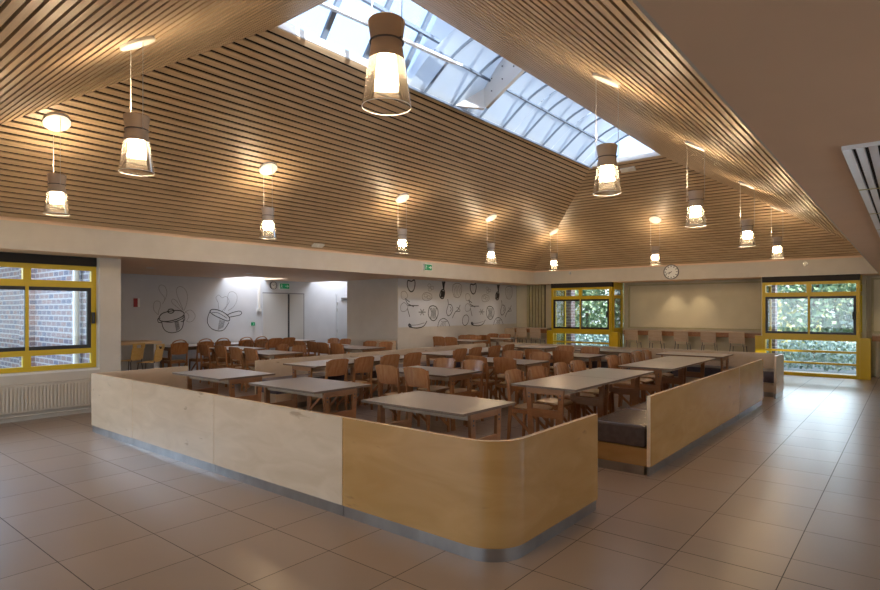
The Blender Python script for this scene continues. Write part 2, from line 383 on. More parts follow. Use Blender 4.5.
# ------------------------------------------------------------------ walls
def wallbox(name, boxes, mt='paint_white'):
    m = MB()
    for b in boxes: m.box(*b)
    return struct(m.build(name, mt))
WY0, WY1, WZ0, WZ1 = -.02, 3.68, .69, ZB
wallbox('wall_west', [(XLW - .3, XLW, SY, WY0, 0, ZB), (XLW - .3, XLW, WY0, WY1, 0, WZ0), (XLW - .3, XLW, WY1, 4.0, 0, ZB)])
wallbox('wall_wing_south', [(-14.2, XLW - .3, 3.85, 4.0, 0, ZB)], 'paint_wing')
wallbox('wall_wing', [(-14.2, XM, 4.0, 17.7, 0, 3.1)], 'paint_wing')
XF = -10.4
wallbox('wall_block', [(-12.36, XF, 11.0, 16.9, 0, ZB)])
wallbox('wall_south', [(XLW, EX + .3, SY - .3, SY, 0, .6), (XLW, EX + .3, SY - .3, SY, 2.3, ZB), (XLW, -9.2, SY - .3, SY, 0.6, 2.3), (.2, EX + .3, SY - .3, SY, .6, 2.3)])
wallbox('wall_east', [(EX, EX + .3, SY, 1.2, 0, ZB), (EX, EX + .3, 1.2, 10.8, 0, .5), (EX, EX + .3, 1.2, 10.8, 2.35, ZB), (EX, EX + .3, 10.8, 13.0, 0, ZB), (EX, EX + .3, 13.0, 15.0, 0, .9), (EX, EX + .3, 13.0, 15.0, 1.25, ZB), (EX, EX + .3, 15.0, 17.7, 0, ZB)])  # narrow slot near the north end added to admit a low sun streak
YW = 17.4
wallbox('wall_north', [(-12.8, -8.86, 16.9, 17.1, 0, ZB), (-6.86, -2.96, YW, YW + .2, 0, ZB), (-.86, EX, YW, YW + .2, 0, ZB)], 'paint_cream')

# window frames --------------------------------------------------
def window_band(name, along, plane, a0, a1, rows, mull, z0, z1, depth=.07, lowrows=(), handle=None, side_ret=None, pier=True):
    """along 'x' or 'y'. plane: coordinate of the room face. Yellow frame, black sliding sashes."""
    def B(m, u0, u1, w0, w1, zz0, zz1):
        (m.box(u0, u1, w0, w1, zz0, zz1) if along == 'x' else m.box(w0, w1, u0, u1, zz0, zz1))
    s = 1 if along == 'x' else -1   # outward
    fr = MB(); t = .07
    B(fr, a0, a0 + t, plane, plane + s * depth, z0, z1 - .14); B(fr, a1 - t, a1, plane, plane + s * depth, z0, z1 - .14)
    B(fr, a0 + t, a1 - t, plane, plane + s * depth, z0, z0 + .06)
    zt = z1 - .14
    B(fr, a0 + t, a1 - t, plane, plane + s * depth, zt - .07, zt)
    zu0, zu1 = rows['upper']; sb, stp = rows['sash']
    B(fr, a0 + t, a1 - t, plane, plane + s * depth, stp, zu0)          # transom
    panes = MB()
    for mu in mull: B(fr, mu - .05, mu + .05, plane, plane + s * depth, zu0, zt - .07)
    for mu in mull: B(fr, mu - .02, mu + .02, plane - s * .005, plane + s * depth, sb, stp)
    lows = list(rows['low'])
    zprev = sb
    for lo, hi in lows:
        B(fr, a0 + t, a1 - t, plane, plane + s * depth, hi, zprev); zprev = lo
    B(fr, a0 + t, a1 - t, plane, plane + s * depth, z0 + .06, zprev) if zprev > z0 + .061 else None
    if rows.get('lowmull'):
        for mu in mull:
            for lo, hi in lows: B(fr, mu - .05, mu + .05, plane, plane + s * depth, lo, hi)
    root = struct(fr.build(name, 'yellow_paint'))
    m = MB(); B(m, a0, a1, plane - s * .02, plane + s * .18, zt, z1); m.build('shutter_box', 'dark_box', root)
    edges = [a0 + t] + list(mull) + [a1 - t]
    for e0, e1 in zip(edges, edges[1:]):
        m = MB(); q = .055; g0 = e0 + (.021 if e0 in mull else 0); g1 = e1 - (.021 if e1 in mull else 0); qa = .004 if e0 in mull else q; qb = .004 if e1 in mull else q; p0 = plane + s * .012; p1 = plane + s * .055
        B(m, g0, g0 + qa, p0, p1, sb, stp); B(m, g1 - qb, g1, p0, p1, sb, stp); B(m, g0 + qa, g1 - qb, p0, p1, sb, sb + q); B(m, g0 + qa, g1 - qb, p0, p1, stp - q, stp)
        sa = m.build('sash', 'black_frame', root)
        m = MB(); B(m, g0 + qa, g1 - qb, plane + s * .03, plane + s * .034, sb + q, stp - q); m.build('pane', 'glass', sa)
    m = MB()
    B(m, a0 + t, a1 - t, plane + s * .03, plane + s * .034, zu0, zt - .07)
    for lo, hi in lows: B(m, a0 + t, a1 - t, plane + s * .03, plane + s * .034, lo, hi)
    m.build('fixed_glass', 'glass', root)
    if handle is not None:
        m = MB(); B(m, handle - .02, handle + .02, plane - s * .045, plane + s * .01, (sb + stp) / 2 - .09, (sb + stp) / 2 + .09); m.build('handle', 'black_frame', root, bevel=.006)
    return root
window_band('window_1', 'y', XLW - .13, WY0, WY1, dict(upper=(2.05, 2.21), sash=(1.0, 1.95), low=((.76, .92),), lowmull=True), (.90, 1.825, 2.75), WZ0, ZB, handle=3.63)
m = MB(); m.box(XLW - .29, XLW + .015, WY0 + .001, WY1 - .001, WZ0 - .03, WZ0 - .001); struct(m.build('trim_1', 'white_plastic'))
north_rows = dict(upper=(2.03, 2.21), sash=(1.02, 1.93), low=((.63, .867), (.345, .58), (.08, .30)))
YF = 16.45
for nm, a0, a1, mu in (('window_2', -8.86, -6.88, -7.87), ('window_3', -2.92, -.92, -1.92)):
    r = window_band(nm, 'x', YF, a0, a1, north_rows, (mu,), .0, ZB, handle=a1 - .12)
    # low wide cheeks and glazed returns back to the outer wall
    m = MB()
    for q0, q1 in ((a0 - .16, a0 - .002), (a1 + .002, a1 + .20)):
        m.box(q0, q1, YF + .0, YF + .18, .0, .95)
    m.build('low_side_panel', 'yellow_paint', r)
    for q in (a0, a1):
        sg = 1 if q == a0 else -1
        m = MB(); y0, y1 = YF + .185, 17.35; xx0, xx1 = q, q + sg * .06
        for z0, z1 in ((0, .1), (.90, 1.06), (1.95, 2.05), (2.22, 2.43)): m.box(xx0, xx1, y0, y1, z0, z1)
        m.box(xx0, xx1, y1 - .06, y1, .1, .9); m.box(xx0, xx1, y1 - .06, y1, 1.06, 1.95); m.box(xx0, xx1, y1 - .06, y1, 2.05, 2.22)
        m.box(xx0, xx1, y0, y0 + .05, .1, .9); m.box(xx0, xx1, y0, y0 + .05, 1.06, 1.95); m.box(xx0, xx1, y0, y0 + .05, 2.05, 2.22)
        m.build('side_frame', 'yellow_paint', r)
        m = MB(); m.box(xx0 + sg * .028, xx0 + sg * .032, y0 + .05, y1 - .06, .1, 2.22); m.build('side_glass', 'glass', r)
m = MB(); m.box(-2.98, -2.925, YF + .19, YW, 0, ZB); m.box(-6.87, -6.80, YW - .04, YW, 0, ZB); m.box(-8.94, -8.87, YF + .19, 16.9, 0, ZB); m.box(-.91, -.84, YF + .7, YW, 0, ZB)
struct(m.build('trim_2', 'paint_cream'))
# recessed wall panels between and beside the windows
for x0, x1 in ((-6.68, -3.12), (-.70, 2.6)):
    m = MB()
    m.box(x0 - .05, x1 + .05, YW - .045, YW, 1.06, 1.09); m.box(x0 - .05, x1 + .05, YW - .045, YW, 2.33, 2.37)
    m.box(x0 - .05, x0, YW - .045, YW, 1.09, 2.33); m.box(x1, x1 + .05, YW - .045, YW, 1.09, 2.33)
    struct(m.build('trim_3', 'green_wall_slat'))
m = MB(); m.box(-10.39, -10.0, 16.86, 16.9, 1.0, 2.35); m.box(-9.27, -8.97, 16.86, 16.9, 1.0, 2.35); struct(m.build('trim_4', 'paint_cream'))
m = MB()
m.box(-9.98, -9.30, 16.88, 16.9, 0, ZB, 1)
for i in range(6): m.box(-9.97 + i * .113, -9.97 + i * .113 + .075, 16.83, 16.88, 0, ZB, 0)
struct(m.build('wall_slat_panel', ['green_wall_slat', 'green_wall_gap']))

# ------------------------------------------------------------------ outdoors
m = MB(); m.box(8.0, 8.3, -8, 11.2, -.1, 4.2); struct(m.build('wall_sun_block', 'brick_masonry'))  # unseen wall added to keep the sun off the east windows
m = MB(); m.box(-14.2, 20, 17.7, 23.5, -.2, -.139); struct(m.build('ground_paving', 'paving'))
m = MB(); m.box(-45, 60, 23.5, 70, -.2, -.14); m.box(-45, -14.2, 17.7, 23.5, -.2, -.14); m.box(20, 60, 17.7, 23.5, -.2, -.14); m.box(-45, -14.2, -30, 17.7, -.2, -.14); m.box(-14.2, 60, -30, SY - .3, -.2, -.14); m.box(EX + .3, 60, SY - .3, 17.7, -.2, -.14)
tag(m.build('lawn', 'lawn'), None, None, kind='stuff')
m = MB(); m.box(-17.5, XLW - .305, 3.70, 3.845, -.1, 3.1); m.box(-13.6, -13.1, 3.58, 3.70, -.1, 3.1); struct(m.build('wall_brick', 'brick_masonry'))
dp = MB(); dp.tube([(-10.78, 3.63, -.1), (-10.78, 3.63, 3.0)], .05, 12)
dp = dp.build('downpipe', 'white_plastic', smooth=True); tag(dp, 'white round downpipe on the brick wall outside the left window', 'pipe')
m = MB()
for z in (.5, 1.7, 2.7): m.lathe([(.052, z), (.058, z), (.058, z + .04), (.052, z + .04)], 12, (-10.78, 3.63))
m.build('pipe_clip', 'white_plastic', dp)
m = MB(); m.box(-9.21, -8.92, 17.95, 18.25, -.12, 3.2); struct(m.build('wall_pier', 'brick_masonry'))
m = MB(); m.box(-3.3, -2.87, 17.95, 18.25, -.12, 3.2); struct(m.build('wall_pier', 'brick_masonry'))
m = MB(); m.box(-9.37, -9.23, 17.95, 18.05, -.135, 2.9); struct(m.build('trim_6', 'yellow_paint'))

def tree(loc, h, r, lm, label, seed, n=4200, low=.10):
    rnd = random.Random(seed)
    t = thing('tree', label, 'tree', loc, rnd.random() * 6, 'trees beyond the north windows')
    m = MB(); m.tube([(0, 0, .003), (.05, .03, h * .25), (-.05, .1, h * .55), (.05, 0, h * .8)], .09, 8)
    for k in range(7):
        a_ = k * 2.4; z = h * (.25 + .07 * k)
        m.bar((0, 0, z), (math.cos(a_) * r * .7, math.sin(a_) * r * .7, z + r * .45), .07, .07, w2=.02, h2=.02)
    m.build('trunk', 'bark', t, smooth=True)
    m = MB(); lumps = [(rnd.uniform(-.6, .6) * r, rnd.uniform(-.6, .6) * r, h * rnd.uniform(low, .9), r * rnd.uniform(.38, .65)) for _ in range(16)]
    for i in range(n):
        c = lumps[i % 16]; d = Vector((rnd.gauss(0, 1), rnd.gauss(0, 1), rnd.gauss(0, 1))).normalized() * (c[3] * rnd.uniform(.55, 1.05))
        p = Vector(c[:3]) + d; p.z = max(p.z, .3); s = rnd.uniform(.09, .17)
        u = Vector((rnd.gauss(0, 1), rnd.gauss(0, 1), rnd.gauss(0, 1))).normalized(); w = u.orthogonal().normalized()
        m.add([p - u * s, p + w * s * .5, p + u * s, p - w * s * .5], [(0, 1, 2, 3)])
    m.build('foliage', lm, t)
TR = [((-12.5, 27, -.14), 7, 2.8, 'leaf_green', 'green leafy tree behind the left yellow window, beside the brick pier'),
      ((-9.6, 29, -.14), 6, 2.6, 'leaf_blue', 'blue-green bushy tree seen through the middle of the left yellow window'),
      ((-15.5, 31, -.14), 8, 3.2, 'leaf_yellow', 'yellowing tree at the back of the left yellow window'),
      ((-2.7, 24.5, -.14), 6.5, 2.3, 'leaf_green', 'green tree at the left of the right yellow window'),
      ((-.2, 25.5, -.14), 6.8, 2.5, 'leaf_blue', 'blue-green tree at the right of the right yellow window'),
      ((-2.6, 31, -.14), 9, 3.4, 'leaf_yellow', 'tall yellow-green tree behind the others of the right yellow window'),
      ((2.6, 31, -.14), 8, 3.2, 'leaf_green', 'green tree furthest right beyond the right yellow window'),
      ((-18.5, 39, -.14), 9, 3.6, 'leaf_blue', 'grey-green tree furthest away on the left'),
      ((-.8, 38, -.14), 10, 4.0, 'leaf_blue', 'tall grey-green tree at the very back of the right yellow window'),
      ((-6.5, 33, -.14), 8, 3.2, 'leaf_yellow', 'pale yellow-green tree far beyond the wall between the windows')]
for i, (l, h, r, lm, lb) in enumerate(TR): tree(l, h, r, lm, lb, 10 + i)
for x0, x1, lb in ((-14.5, -7.0, 'low clipped hedge beyond the left yellow window'), (-5.0, 3.5, 'low clipped hedge beyond the right yellow window')):
    rnd = random.Random(int(x1)); m = MB()
    for i in range(4500):
        p = Vector((rnd.uniform(x0, x1), (23.0 if x1 < -5 else 19.2) + rnd.uniform(-.4, .4), rnd.uniform(-.03, .75))); s = rnd.uniform(.04, .09)
        u = Vector((rnd.gauss(0, 1), rnd.gauss(0, 1), rnd.gauss(0, 1))).normalized(); w = u.orthogonal().normalized()
        m.add([p - u * s, p + w * s * .5, p + u * s, p - w * s * .5], [(0, 1, 2, 3)])
    tag(m.build('hedge', 'leaf_blue'), lb, 'hedge', 'hedges beyond the north windows')

# ------------------------------------------------------------------ partitions and benches
HP = .77; KH = .09
YA = 2.985; XB = -1.94; XWE = -8.34; RC = .27; TH = .035
def path_slab(m, pts, nrm, t, z0, z1, inset=0.0, mi_top=1):
    """Vertical sheet following pts (outer line) with thickness t towards nrm(inward)."""
    n = len(pts); vs = []
    for (x, y), (nx, ny) in zip(pts, nrm):
        for d in (inset, inset + t):
            for z in (z0, z1): vs.append((x + nx * d, y + ny * d, z))
    o = len(m.v); m.v += vs
    def q(i, k): return o + i * 4 + k
    def F_(f, mi): m.f.append(f); m.mi.append(mi)
    for i in range(n - 1):
        F_((q(i, 0), q(i + 1, 0), q(i + 1, 1), q(i, 1)), 0); F_((q(i, 2), q(i, 3), q(i + 1, 3), q(i + 1, 2)), 0)
        F_((q(i, 1), q(i + 1, 1), q(i + 1, 3), q(i, 3)), mi_top); F_((q(i, 0), q(i, 2), q(i + 1, 2), q(i + 1, 0)), mi_top)
    F_((q(0, 0), q(0, 1), q(0, 3), q(0, 2)), mi_top); F_((q(n - 1, 0), q(n - 1, 2), q(n - 1, 3), q(n - 1, 1)), mi_top)
def straight(x0, y0, x1, y1, nx, ny): return [(x0, y0), (x1, y1)], [(nx, ny)] * 2
fp = thing('partition_bench', 'long birch plywood partition with a rounded right corner and metal kick strip', 'partition', (-4.5, YA, 0))
invp = Matrix.Translation((4.5, -YA, 0))
def panelset(root, inv_, segs, mats=('birch_ply', 'birch_edge')):
    for i, (pts, nr, mt) in enumerate(segs):
        m = MB(); path_slab(m, pts, nr, TH, KH, HP); o = m.xf(inv_).build('panel', [mt, mats[1]], root, smooth=True)
        m = MB(); path_slab(m, pts, nr, .02, 0.0, KH - .001, inset=.014, mi_top=0); m.xf(inv_).build('kick_strip', 'kick_metal', root, smooth=True)
G = .0035
arc = []; arn = []
for i in range(15):
    t = -PI / 2 + (PI / 2) * i / 14
    arc.append((XB - RC + RC * math.cos(t), YA + RC + RC * math.sin(t))); arn.append((-math.cos(t), -math.sin(t)))
segs = []
xs = [XWE, -7.10, -5.29, -3.41]
for a_, b_ in zip(xs, xs[1:]): p_, n_ = straight(a_ + G, YA, b_ - G, YA, 0, 1); segs.append((p_, n_, 'birch_ply'))
segs.append(([(-3.41 + G, YA)] + arc + [(XB, 4.37)], [(0, 1)] + arn + [(-1, 0)], 'birch_ply_warm'))
p_, n_ = straight(XWE, 4.28, XWE, YA + TH + .001, 1, 0); segs.append((p_, n_, 'birch_ply'))
panelset(fp, invp, segs)
m = MB(); m.box(XWE + TH + .001, -2.75, YA + .037, YA + .56, KH, .27); m.xf(invp).build('seat_base', 'birch_ply', fp)
x = XWE + TH + .004; k = 0
while x < -2.8:
    x2 = min(x + .92, -2.76); m = MB(); m.box(x, x2 - .004, YA + .038, YA + .60, .272, .455); m.xf(invp).build('cushion', 'leather', fp, bevel=.018); x = x2
def bench(name_label, x0, x1, y0, y1, side, leather='leather', seams=(), cush=.95, endplate=None, ply='birch_ply'):
    """Straight bench. side: where the back stands ('e','w','n')."""
    cx, cy = (x0 + x1) / 2, (y0 + y1) / 2
    r = thing('bench', name_label, 'bench', (cx, cy, 0)); iv = Matrix.Translation((-cx, -cy, 0))
    along_y = side in 'ew'
    L0, L1 = (y0, y1) if along_y else (x0, x1)
    cuts = [L0] + list(seams) + [L1]
    for a_, b_ in zip(cuts, cuts[1:]):
        a2, b2 = a_ + G, b_ - G
        if side == 'e': pts, nr = straight(x1, a2, x1, b2, -1, 0)
        elif side == 'w': pts, nr = straight(x0, b2, x0, a2, 1, 0)
        else: pts, nr = straight(b2, y1, a2, y1, 0, -1)
        m = MB(); path_slab(m, pts, nr, TH, KH, HP); m.xf(iv).build('back_panel', [ply, 'birch_edge'], r)
        m = MB(); path_slab(m, pts, nr, .02, 0, KH - .001, inset=.014, mi_top=0); m.xf(iv).build('kick_strip', 'kick_metal', r)
    if side == 'e': bx0, bx1, by0, by1 = x0 + .02, x1 - TH - .001, y0 + .002, y1 - .002
    elif side == 'w': bx0, bx1, by0, by1 = x0 + TH + .001, x1 - .02, y0 + .002, y1 - .002
    else: bx0, bx1, by0, by1 = x0 + .002, x1 - .002, y0 + .02, y1 - TH - .001
    m = MB(); m.box(bx0, bx1, by0, by1, KH, .262); m.xf(iv).build('seat_base', ply, r)
    m = MB(); m.box(bx0 + .03, bx1 - .03, by0 + .012, by1 - .012, .0, KH - .001); m.xf(iv).build('plinth', 'kick_metal', r)
    q = (by0 if along_y else bx0) + .004; e = (by1 if along_y else bx1) - .004
    n = max(1, round((e - q) / cush)); st = (e - q) / n
    for i in range(n):
        m = MB()
        if along_y: m.box(bx0 - .015 if side == 'e' else bx0 + .02, bx1 - .02 if side == 'e' else bx1 + .015, q + i * st, q + (i + 1) * st - .006, .264, .475)
        else: m.box(q + i * st, q + (i + 1) * st - .006, by0 - .015, by1 - .02, .264, .475)
        m.xf(iv).build('cushion', leather, r, bevel=.022)
    if endplate == 'e':
        m = MB(); m.box(x1 + .002, x1 + .04, y0 - .16, y1, KH, HP); m.xf(iv).build('end_panel', 'birch_ply', r)
        m = MB(); m.box(x1 + .002, x1 + .03, y0 - .145, y1 - .01, 0, KH - .001); m.xf(iv).build('kick_strip', 'kick_metal', r)
    return r
bench('brown leather cushioned plywood bench beside the right aisle, behind the rounded partition', -2.56, XB, 5.57, 11.02, 'e', seams=(9.27,), cush=.88, ply='birch_ply_warm')
bench('long plywood bench along the left edge, its back to the wing', XWE, -7.74, 5.42, 12.0, 'w', 'leather_plum', seams=(7.3, 9.2, 11.0))
bench('plywood bench closing the far side of the dining area in front of the yellow windows', -8.3, -1.92, 12.02, 12.64, 'n', 'leather_plum', seams=(-6.2, -4.1), endplate='e')

# ------------------------------------------------------------------ tables
def make_table(label):
    """1.20 x 0.82 dining table, long side along local X."""
    t = thing('dining_table', label, 'table')
    m = MB(); m.box(-.60, .60, -.405, .405, .728, .75); m.box(-.598, .598, -.403, .403, .750, .7515, 1)
    m.f = m.f; o = m.build('tabletop', ['ply_dark_edge', 'laminate'], t)
    for s in (-1, 1):
        m = MB(); m.box(-.52, .52, s * .19 - .012, s * .19 + .012, .655, .727); m.build('apron_rail', 'table_rail', t)
        for q in (-1, 1):
            m = MB(); X = s * .50
            m.add([(X - .016, q * .135, 0), (X + .016, q * .135, 0), (X + .016, q * .195, 0), (X - .016, q * .195, 0)][::1] +
                  [(X - .016, q * .175, .725), (X + .016, q * .175, .725), (X + .016, q * .235, .725), (X - .016, q * .235, .725)],
                  [(0, 3, 2, 1), (4, 5, 6, 7), (0, 1, 5, 4), (1, 2, 6, 5), (2, 3, 7, 6), (3, 0, 4, 7)])
            # shift so the leg stays clear of the rails
            m.xf(Matrix.Translation((s * .038, 0, 0))); lg = m.build('leg', 'table_wood', t)
            m = MB(); X2 = s * (.50 + .038 + .018)
            for zz in (.62, .66): m.bar((X2 - .003, q * .195, zz), (X2 + .003, q * .195, zz), .016, .016, up=(0, 0, 1))
            m.build('bolt', 'steel_dark', lg)
        m = MB(); m.box(s * .538 - .014, s * .538 + .014, -.16, .16, .40, .49); m.build('cross_rail', 'table_wood', t)
        m = MB(); m.box(s * .538 - .014, s * .538 + .014, -.175, .175, .66, .726); m.build('top_rail', 'table_wood', t)
    return t
TABLES = [  # x, y centre, turned, label
    (-3.43, 4.17, 0, 'dining table nearest the rounded corner of the front partition'),
    (-5.38, 4.21, 0, 'middle one of the three dining tables behind the straight front partition'),
    (-7.20, 4.20, 0, 'leftmost of the three dining tables behind the front partition'),
    (-5.25, 6.22, 0, 'dining table in the second row of the middle column, two chairs on each long side'),
    (-5.28, 8.22, 0, 'dining table in the third row of the middle column'),
    (-5.08, 10.12, 0, 'dining table in the fourth row of the middle column'),
    (-7.33, 6.14, 1, 'dining table beside the near end of the left bench'),
    (-7.33, 7.35, 1, 'dining table at the left bench, pushed against the one at its near end'),
    (-7.10, 9.12, 1, 'dining table halfway along the left bench'),
    (-7.10, 10.33, 1, 'dining table at the left bench, pushed against the halfway one on its far side'),
    (-3.17, 6.28, 1, 'dining table in the right column nearest the gap in the partition'),
    (-3.17, 7.49, 1, 'dining table beside the brown leather bench, second one of the right column'),
    (-3.07, 9.16, 1, 'dining table beside the brown leather bench, third one of the right column'),
    (-3.07, 10.37, 1, 'dining table beside the far end of the brown leather bench'),
    (-3.25, 11.76, 0, 'dining table at the right end of the far bench'),
    (-4.95, 11.76, 0, 'dining table at the middle of the far bench'),
    (-6.90, 11.76, 0, 'dining table at the left end of the far bench'),
    (-11.75, 7.13, 0, 'front left dining table in the wing'),
    (-10.05, 6.85, 0, 'front right dining table in the wing'),
    (-11.25, 9.22, 0, 'back left dining table in the wing'),
    (-9.87, 9.0, 0, 'back right dining table in the wing, before the grey wall'),
    (-9.78, 12.99, 0, 'nearer dining table below the fruit drawings'),
    (-9.76, 14.50, 0, 'further dining table below the fruit drawings'),
    (-13.42, 6.9, 1, 'wall-side table under the drawing of the saucepan with a lid'),
    (-13.42, 8.35, 1, 'wall-side table under the drawing of the tilted saucepan'),
    (-13.42, 9.8, 1, 'wall-side table in front of the double door'),
]
t0 = make_table('x')
for i, (x, y, rr, lb) in enumerate(TABLES):
    g = 'dining tables'
    if i == 0: t0.location = (x, y, 0); t0['label'] = lb; t0['group'] = g
    else: copy_thing(t0, (x, y, 0), PI / 2 if rr else 0, lb, g)

# ------------------------------------------------------------------ chairs
def curved_panel(m, w, z0, z1, y0, y1, depth, th, n=8, nz=4, arch=.02, corner=.03):
    """Bent plywood back: curved across the width, leaning from y0 (bottom) to y1 (top)."""
    vs = []; fs = []
    for s in (0, 1):
        for j in range(nz + 1):
            v = j / nz
            for i in range(n + 1):
                u = -1 + 2 * i / n; x = u * w / 2
                top = z1 + arch * (1 - u * u) - corner * max(0, abs(u) - .75) / .25
                bot = z0 - arch * .6 * (1 - u * u)
                z = bot + (top - bot) * v; y = y0 + (y1 - y0) * v - depth * (1 - u * u) + s * th
                vs.append((x, y, z))
    W_ = n + 1; N = W_ * (nz + 1)
    for j in range(nz):
        for i in range(n):
            a_ = j * W_ + i; fs.append((a_, a_ + 1, a_ + W_ + 1, a_ + W_)); fs.append((N + a_, N + a_ + W_, N + a_ + W_ + 1, N + a_ + 1))
    for i in range(n):
        fs.append((i, N + i, N + i + 1, i + 1)); a_ = nz * W_ + i; fs.append((a_, a_ + 1, N + a_ + 1, N + a_))
    for j in range(nz):
        a_ = j * W_; fs.append((a_, a_ + W_, N + a_ + W_, N + a_)); a_ = j * W_ + n; fs.append((a_, N + a_, N + a_ + W_, a_ + W_))
    return m.add(vs, fs)
def seat_panel(m, w, y0, y1, z, dish, th, n=6, ny=6, wb=None):
    vs = []; fs = []; wb = wb or w
    for s in (0, 1):
        for j in range(ny + 1):
            v = j / ny; ww = wb + (w - wb) * v
            for i in range(n + 1):
                u = -1 + 2 * i / n
                r = 1 - .10 * (abs(u) ** 4) * (abs(2 * v - 1) ** 4)
                yy = (y0 + y1) / 2 + (v - .5) * (y1 - y0) * r
                zz = z - dish * (1 - u * u) * math.sin(PI * min(1, v * 1.1 + .0)) - (.018 * max(0, v - .8) / .2) - s * th
                vs.append((u * ww / 2 * r, yy, zz))
    W_ = n + 1; N = W_ * (ny + 1)
    for j in range(ny):
        for i in range(n):
            a_ = j * W_ + i; fs.append((a_, a_ + 1, a_ + W_ + 1, a_ + W_)); fs.append((N + a_, N + a_ + W_, N + a_ + W_ + 1, N + a_ + 1))
    for i in range(n):
        fs.append((i, N + i, N + i + 1, i + 1)); a_ = ny * W_ + i; fs.append((a_, a_ + 1, N + a_ + 1, N + a_))
    for j in range(ny):
        a_ = j * W_; fs.append((a_, a_ + W_, N + a_ + W_, N + a_)); a_ = j * W_ + n; fs.append((a_, N + a_, N + a_ + W_, a_ + W_))
    return m.add(vs, fs)
def make_chair(label, arc=False, name='dining_chair'):
    t = thing(name, label, 'chair')
    m = MB(); seat_panel(m, .39, -.165, .20, .452, .012, .014, wb=.345); m.build('seat', 'seat_ply', t, smooth=True)
    m = MB()
    if not arc: curved_panel(m, .40, .615, .862, -.200, -.262, .030, .010, n=12, arch=.008, corner=.022)
    else: curved_panel(m, .40, .60, .835, -.196, -.250, .030, .010, n=12, arch=.03, corner=.02)
    m.build('backrest', 'chair_ply', t, smooth=True)
    if arc:
        m = MB()
        pts = [(.165 * math.cos(a_), -.222 - .03 * math.sin(a_) ** 2, .82 + .10 * math.sin(a_)) for a_ in [PI * k / 12 for k in range(13)]]
        for p, q in zip(pts, pts[1:]): m.bar(p, q, .018, .034, up=(0, 1, 0))
        m.build('handle', 'chair_wood', t)
    for s in (-1, 1):
        m = MB(); x = s * .188
        m.bar((x, -.215, 0), (x, -.185, .45), .024, .030, up=(0, 1, 0), h2=.042); m.bar((x, -.185, .45), (x, -.226, .835), .024, .042, up=(0, 1, 0), h2=.026)
        m.build('leg', 'chair_wood', t)
        m = MB(); m.bar((x, .19, 0), (x, .165, .436), .022, .030, up=(0, 1, 0), h2=.040); m.build('leg', 'chair_wood', t)
        m = MB(); m.box(x - .010, x + .010, -.163, .146, .385, .430); m.build('side_rail', 'chair_wood', t)
        m = MB(); m.bar((x, -.162, .375), (x, .166, .10), .018, .034, up=(0, 0, 1)); m.build('brace', 'chair_wood', t)
    m = MB(); m.box(-.175, .175, .155, .173, .385, .428); m.build('front_rail', 'chair_wood', t)
    m = MB(); m.box(-.175, .175, -.196, -.178, .385, .428); m.build('back_rail', 'chair_wood', t)
    return t
BT = .255
FAC = {'n': (0, (0, 1)), 's': (PI, (0, -1)), 'w': (PI / 2, (-1, 0)), 'e': (-PI / 2, (1, 0))}
ch0 = make_chair('x'); used = [False]
def chair(x, y, f, label, group, src=None, jit=True):
    rz, d = FAC[f]; px, py = x + d[0] * BT, y + d[1] * BT
    if jit: rz += random.uniform(-.05, .05)
    if src is None and not used[0]:
        used[0] = True; ch0.location = (px, py, 0); ch0.rotation_euler = (0, 0, rz); ch0['label'] = label; ch0['group'] = group; return
    copy_thing(src or ch0, (px, py, 0), rz, label, group)
def pair(xs_, y, f, where, side, g):
    for x, w in zip(xs_, ('left', 'right')): chair(x, y, f, 'wooden chair, %s one on the %s side of the %s' % (w, side, where), g)
gm = 'chairs in the middle column'
T2nd = 'second-row middle table'
pair((-5.43, -4.91), 5.52, 'n', T2nd, 'near', gm); pair((-5.50, -4.98), 6.88, 's', T2nd, 'far', gm)
T3rd = 'third-row middle table'
pair((-5.43, -4.88), 7.55, 'n', T3rd, 'near', gm); pair((-5.55, -5.0), 8.90, 's', T3rd, 'far', gm)
T4th = 'fourth-row middle table'
pair((-5.46, -4.88), 9.48, 'n', T4th, 'near', gm); pair((-5.5, -4.95), 10.80, 's', T4th, 'far', gm)
gl = 'chairs facing the left bench'
for y, lb in ((5.76, 'nearest chair facing the left bench'), (6.30, 'second chair from the near end facing the left bench'),
              (6.90, 'third chair from the near end facing the left bench'), (7.46, 'fourth chair from the near end facing the left bench'),
              (8.80, 'fifth chair from the near end facing the left bench'), (9.30, 'sixth chair from the near end facing the left bench'),
              (9.98, 'second chair from the far end facing the left bench'), (10.52, 'furthest chair facing the left bench')):
    chair(-6.66, y, 'w', 'wooden dining chair, ' + lb, gl)
gr = 'chairs facing the brown leather bench'
for y, lb in ((6.06, 'first chair of the right column, seen just behind the rounded partition end'), (6.60, 'second chair facing the brown leather bench'),
              (7.28, 'third chair facing the brown leather bench'), (7.78, 'fourth chair facing the brown leather bench'),
              (9.05, 'fifth chair facing the brown leather bench, at the third table'), (9.55, 'sixth chair facing the brown leather bench'),
              (10.14, 'second chair from the far end facing the brown leather bench'), (10.62, 'furthest chair facing the brown leather bench')):
    chair(-3.78, y, 'e', 'wooden dining chair, ' + lb, gr)
gw = 'chairs in the wing'
pair((-11.88, -11.22), 6.45, 'n', 'front left wing table', 'near', gw)
pair((-10.40, -9.86), 6.30, 'n', 'front right wing table', 'near', gw)
pair((-12.28, -11.75), 7.83, 's', 'front left wing table', 'far', gw)
pair((-10.33, -9.77), 7.40, 's', 'front right wing table', 'far', gw)
pair((-11.32, -10.82), 8.55, 'n', 'back left wing table', 'near', gw)
pair((-10.34, -9.86), 8.45, 'n', 'back right wing table', 'near', gw)
pair((-11.65, -11.2), 9.92, 's', 'back left wing table', 'far', gw)
pair((-9.90, -9.38), 9.55, 's', 'back right wing table', 'far', gw)
ga = 'chairs with an arched handle'
arc0 = make_chair('x', True, 'handle_chair'); first = True
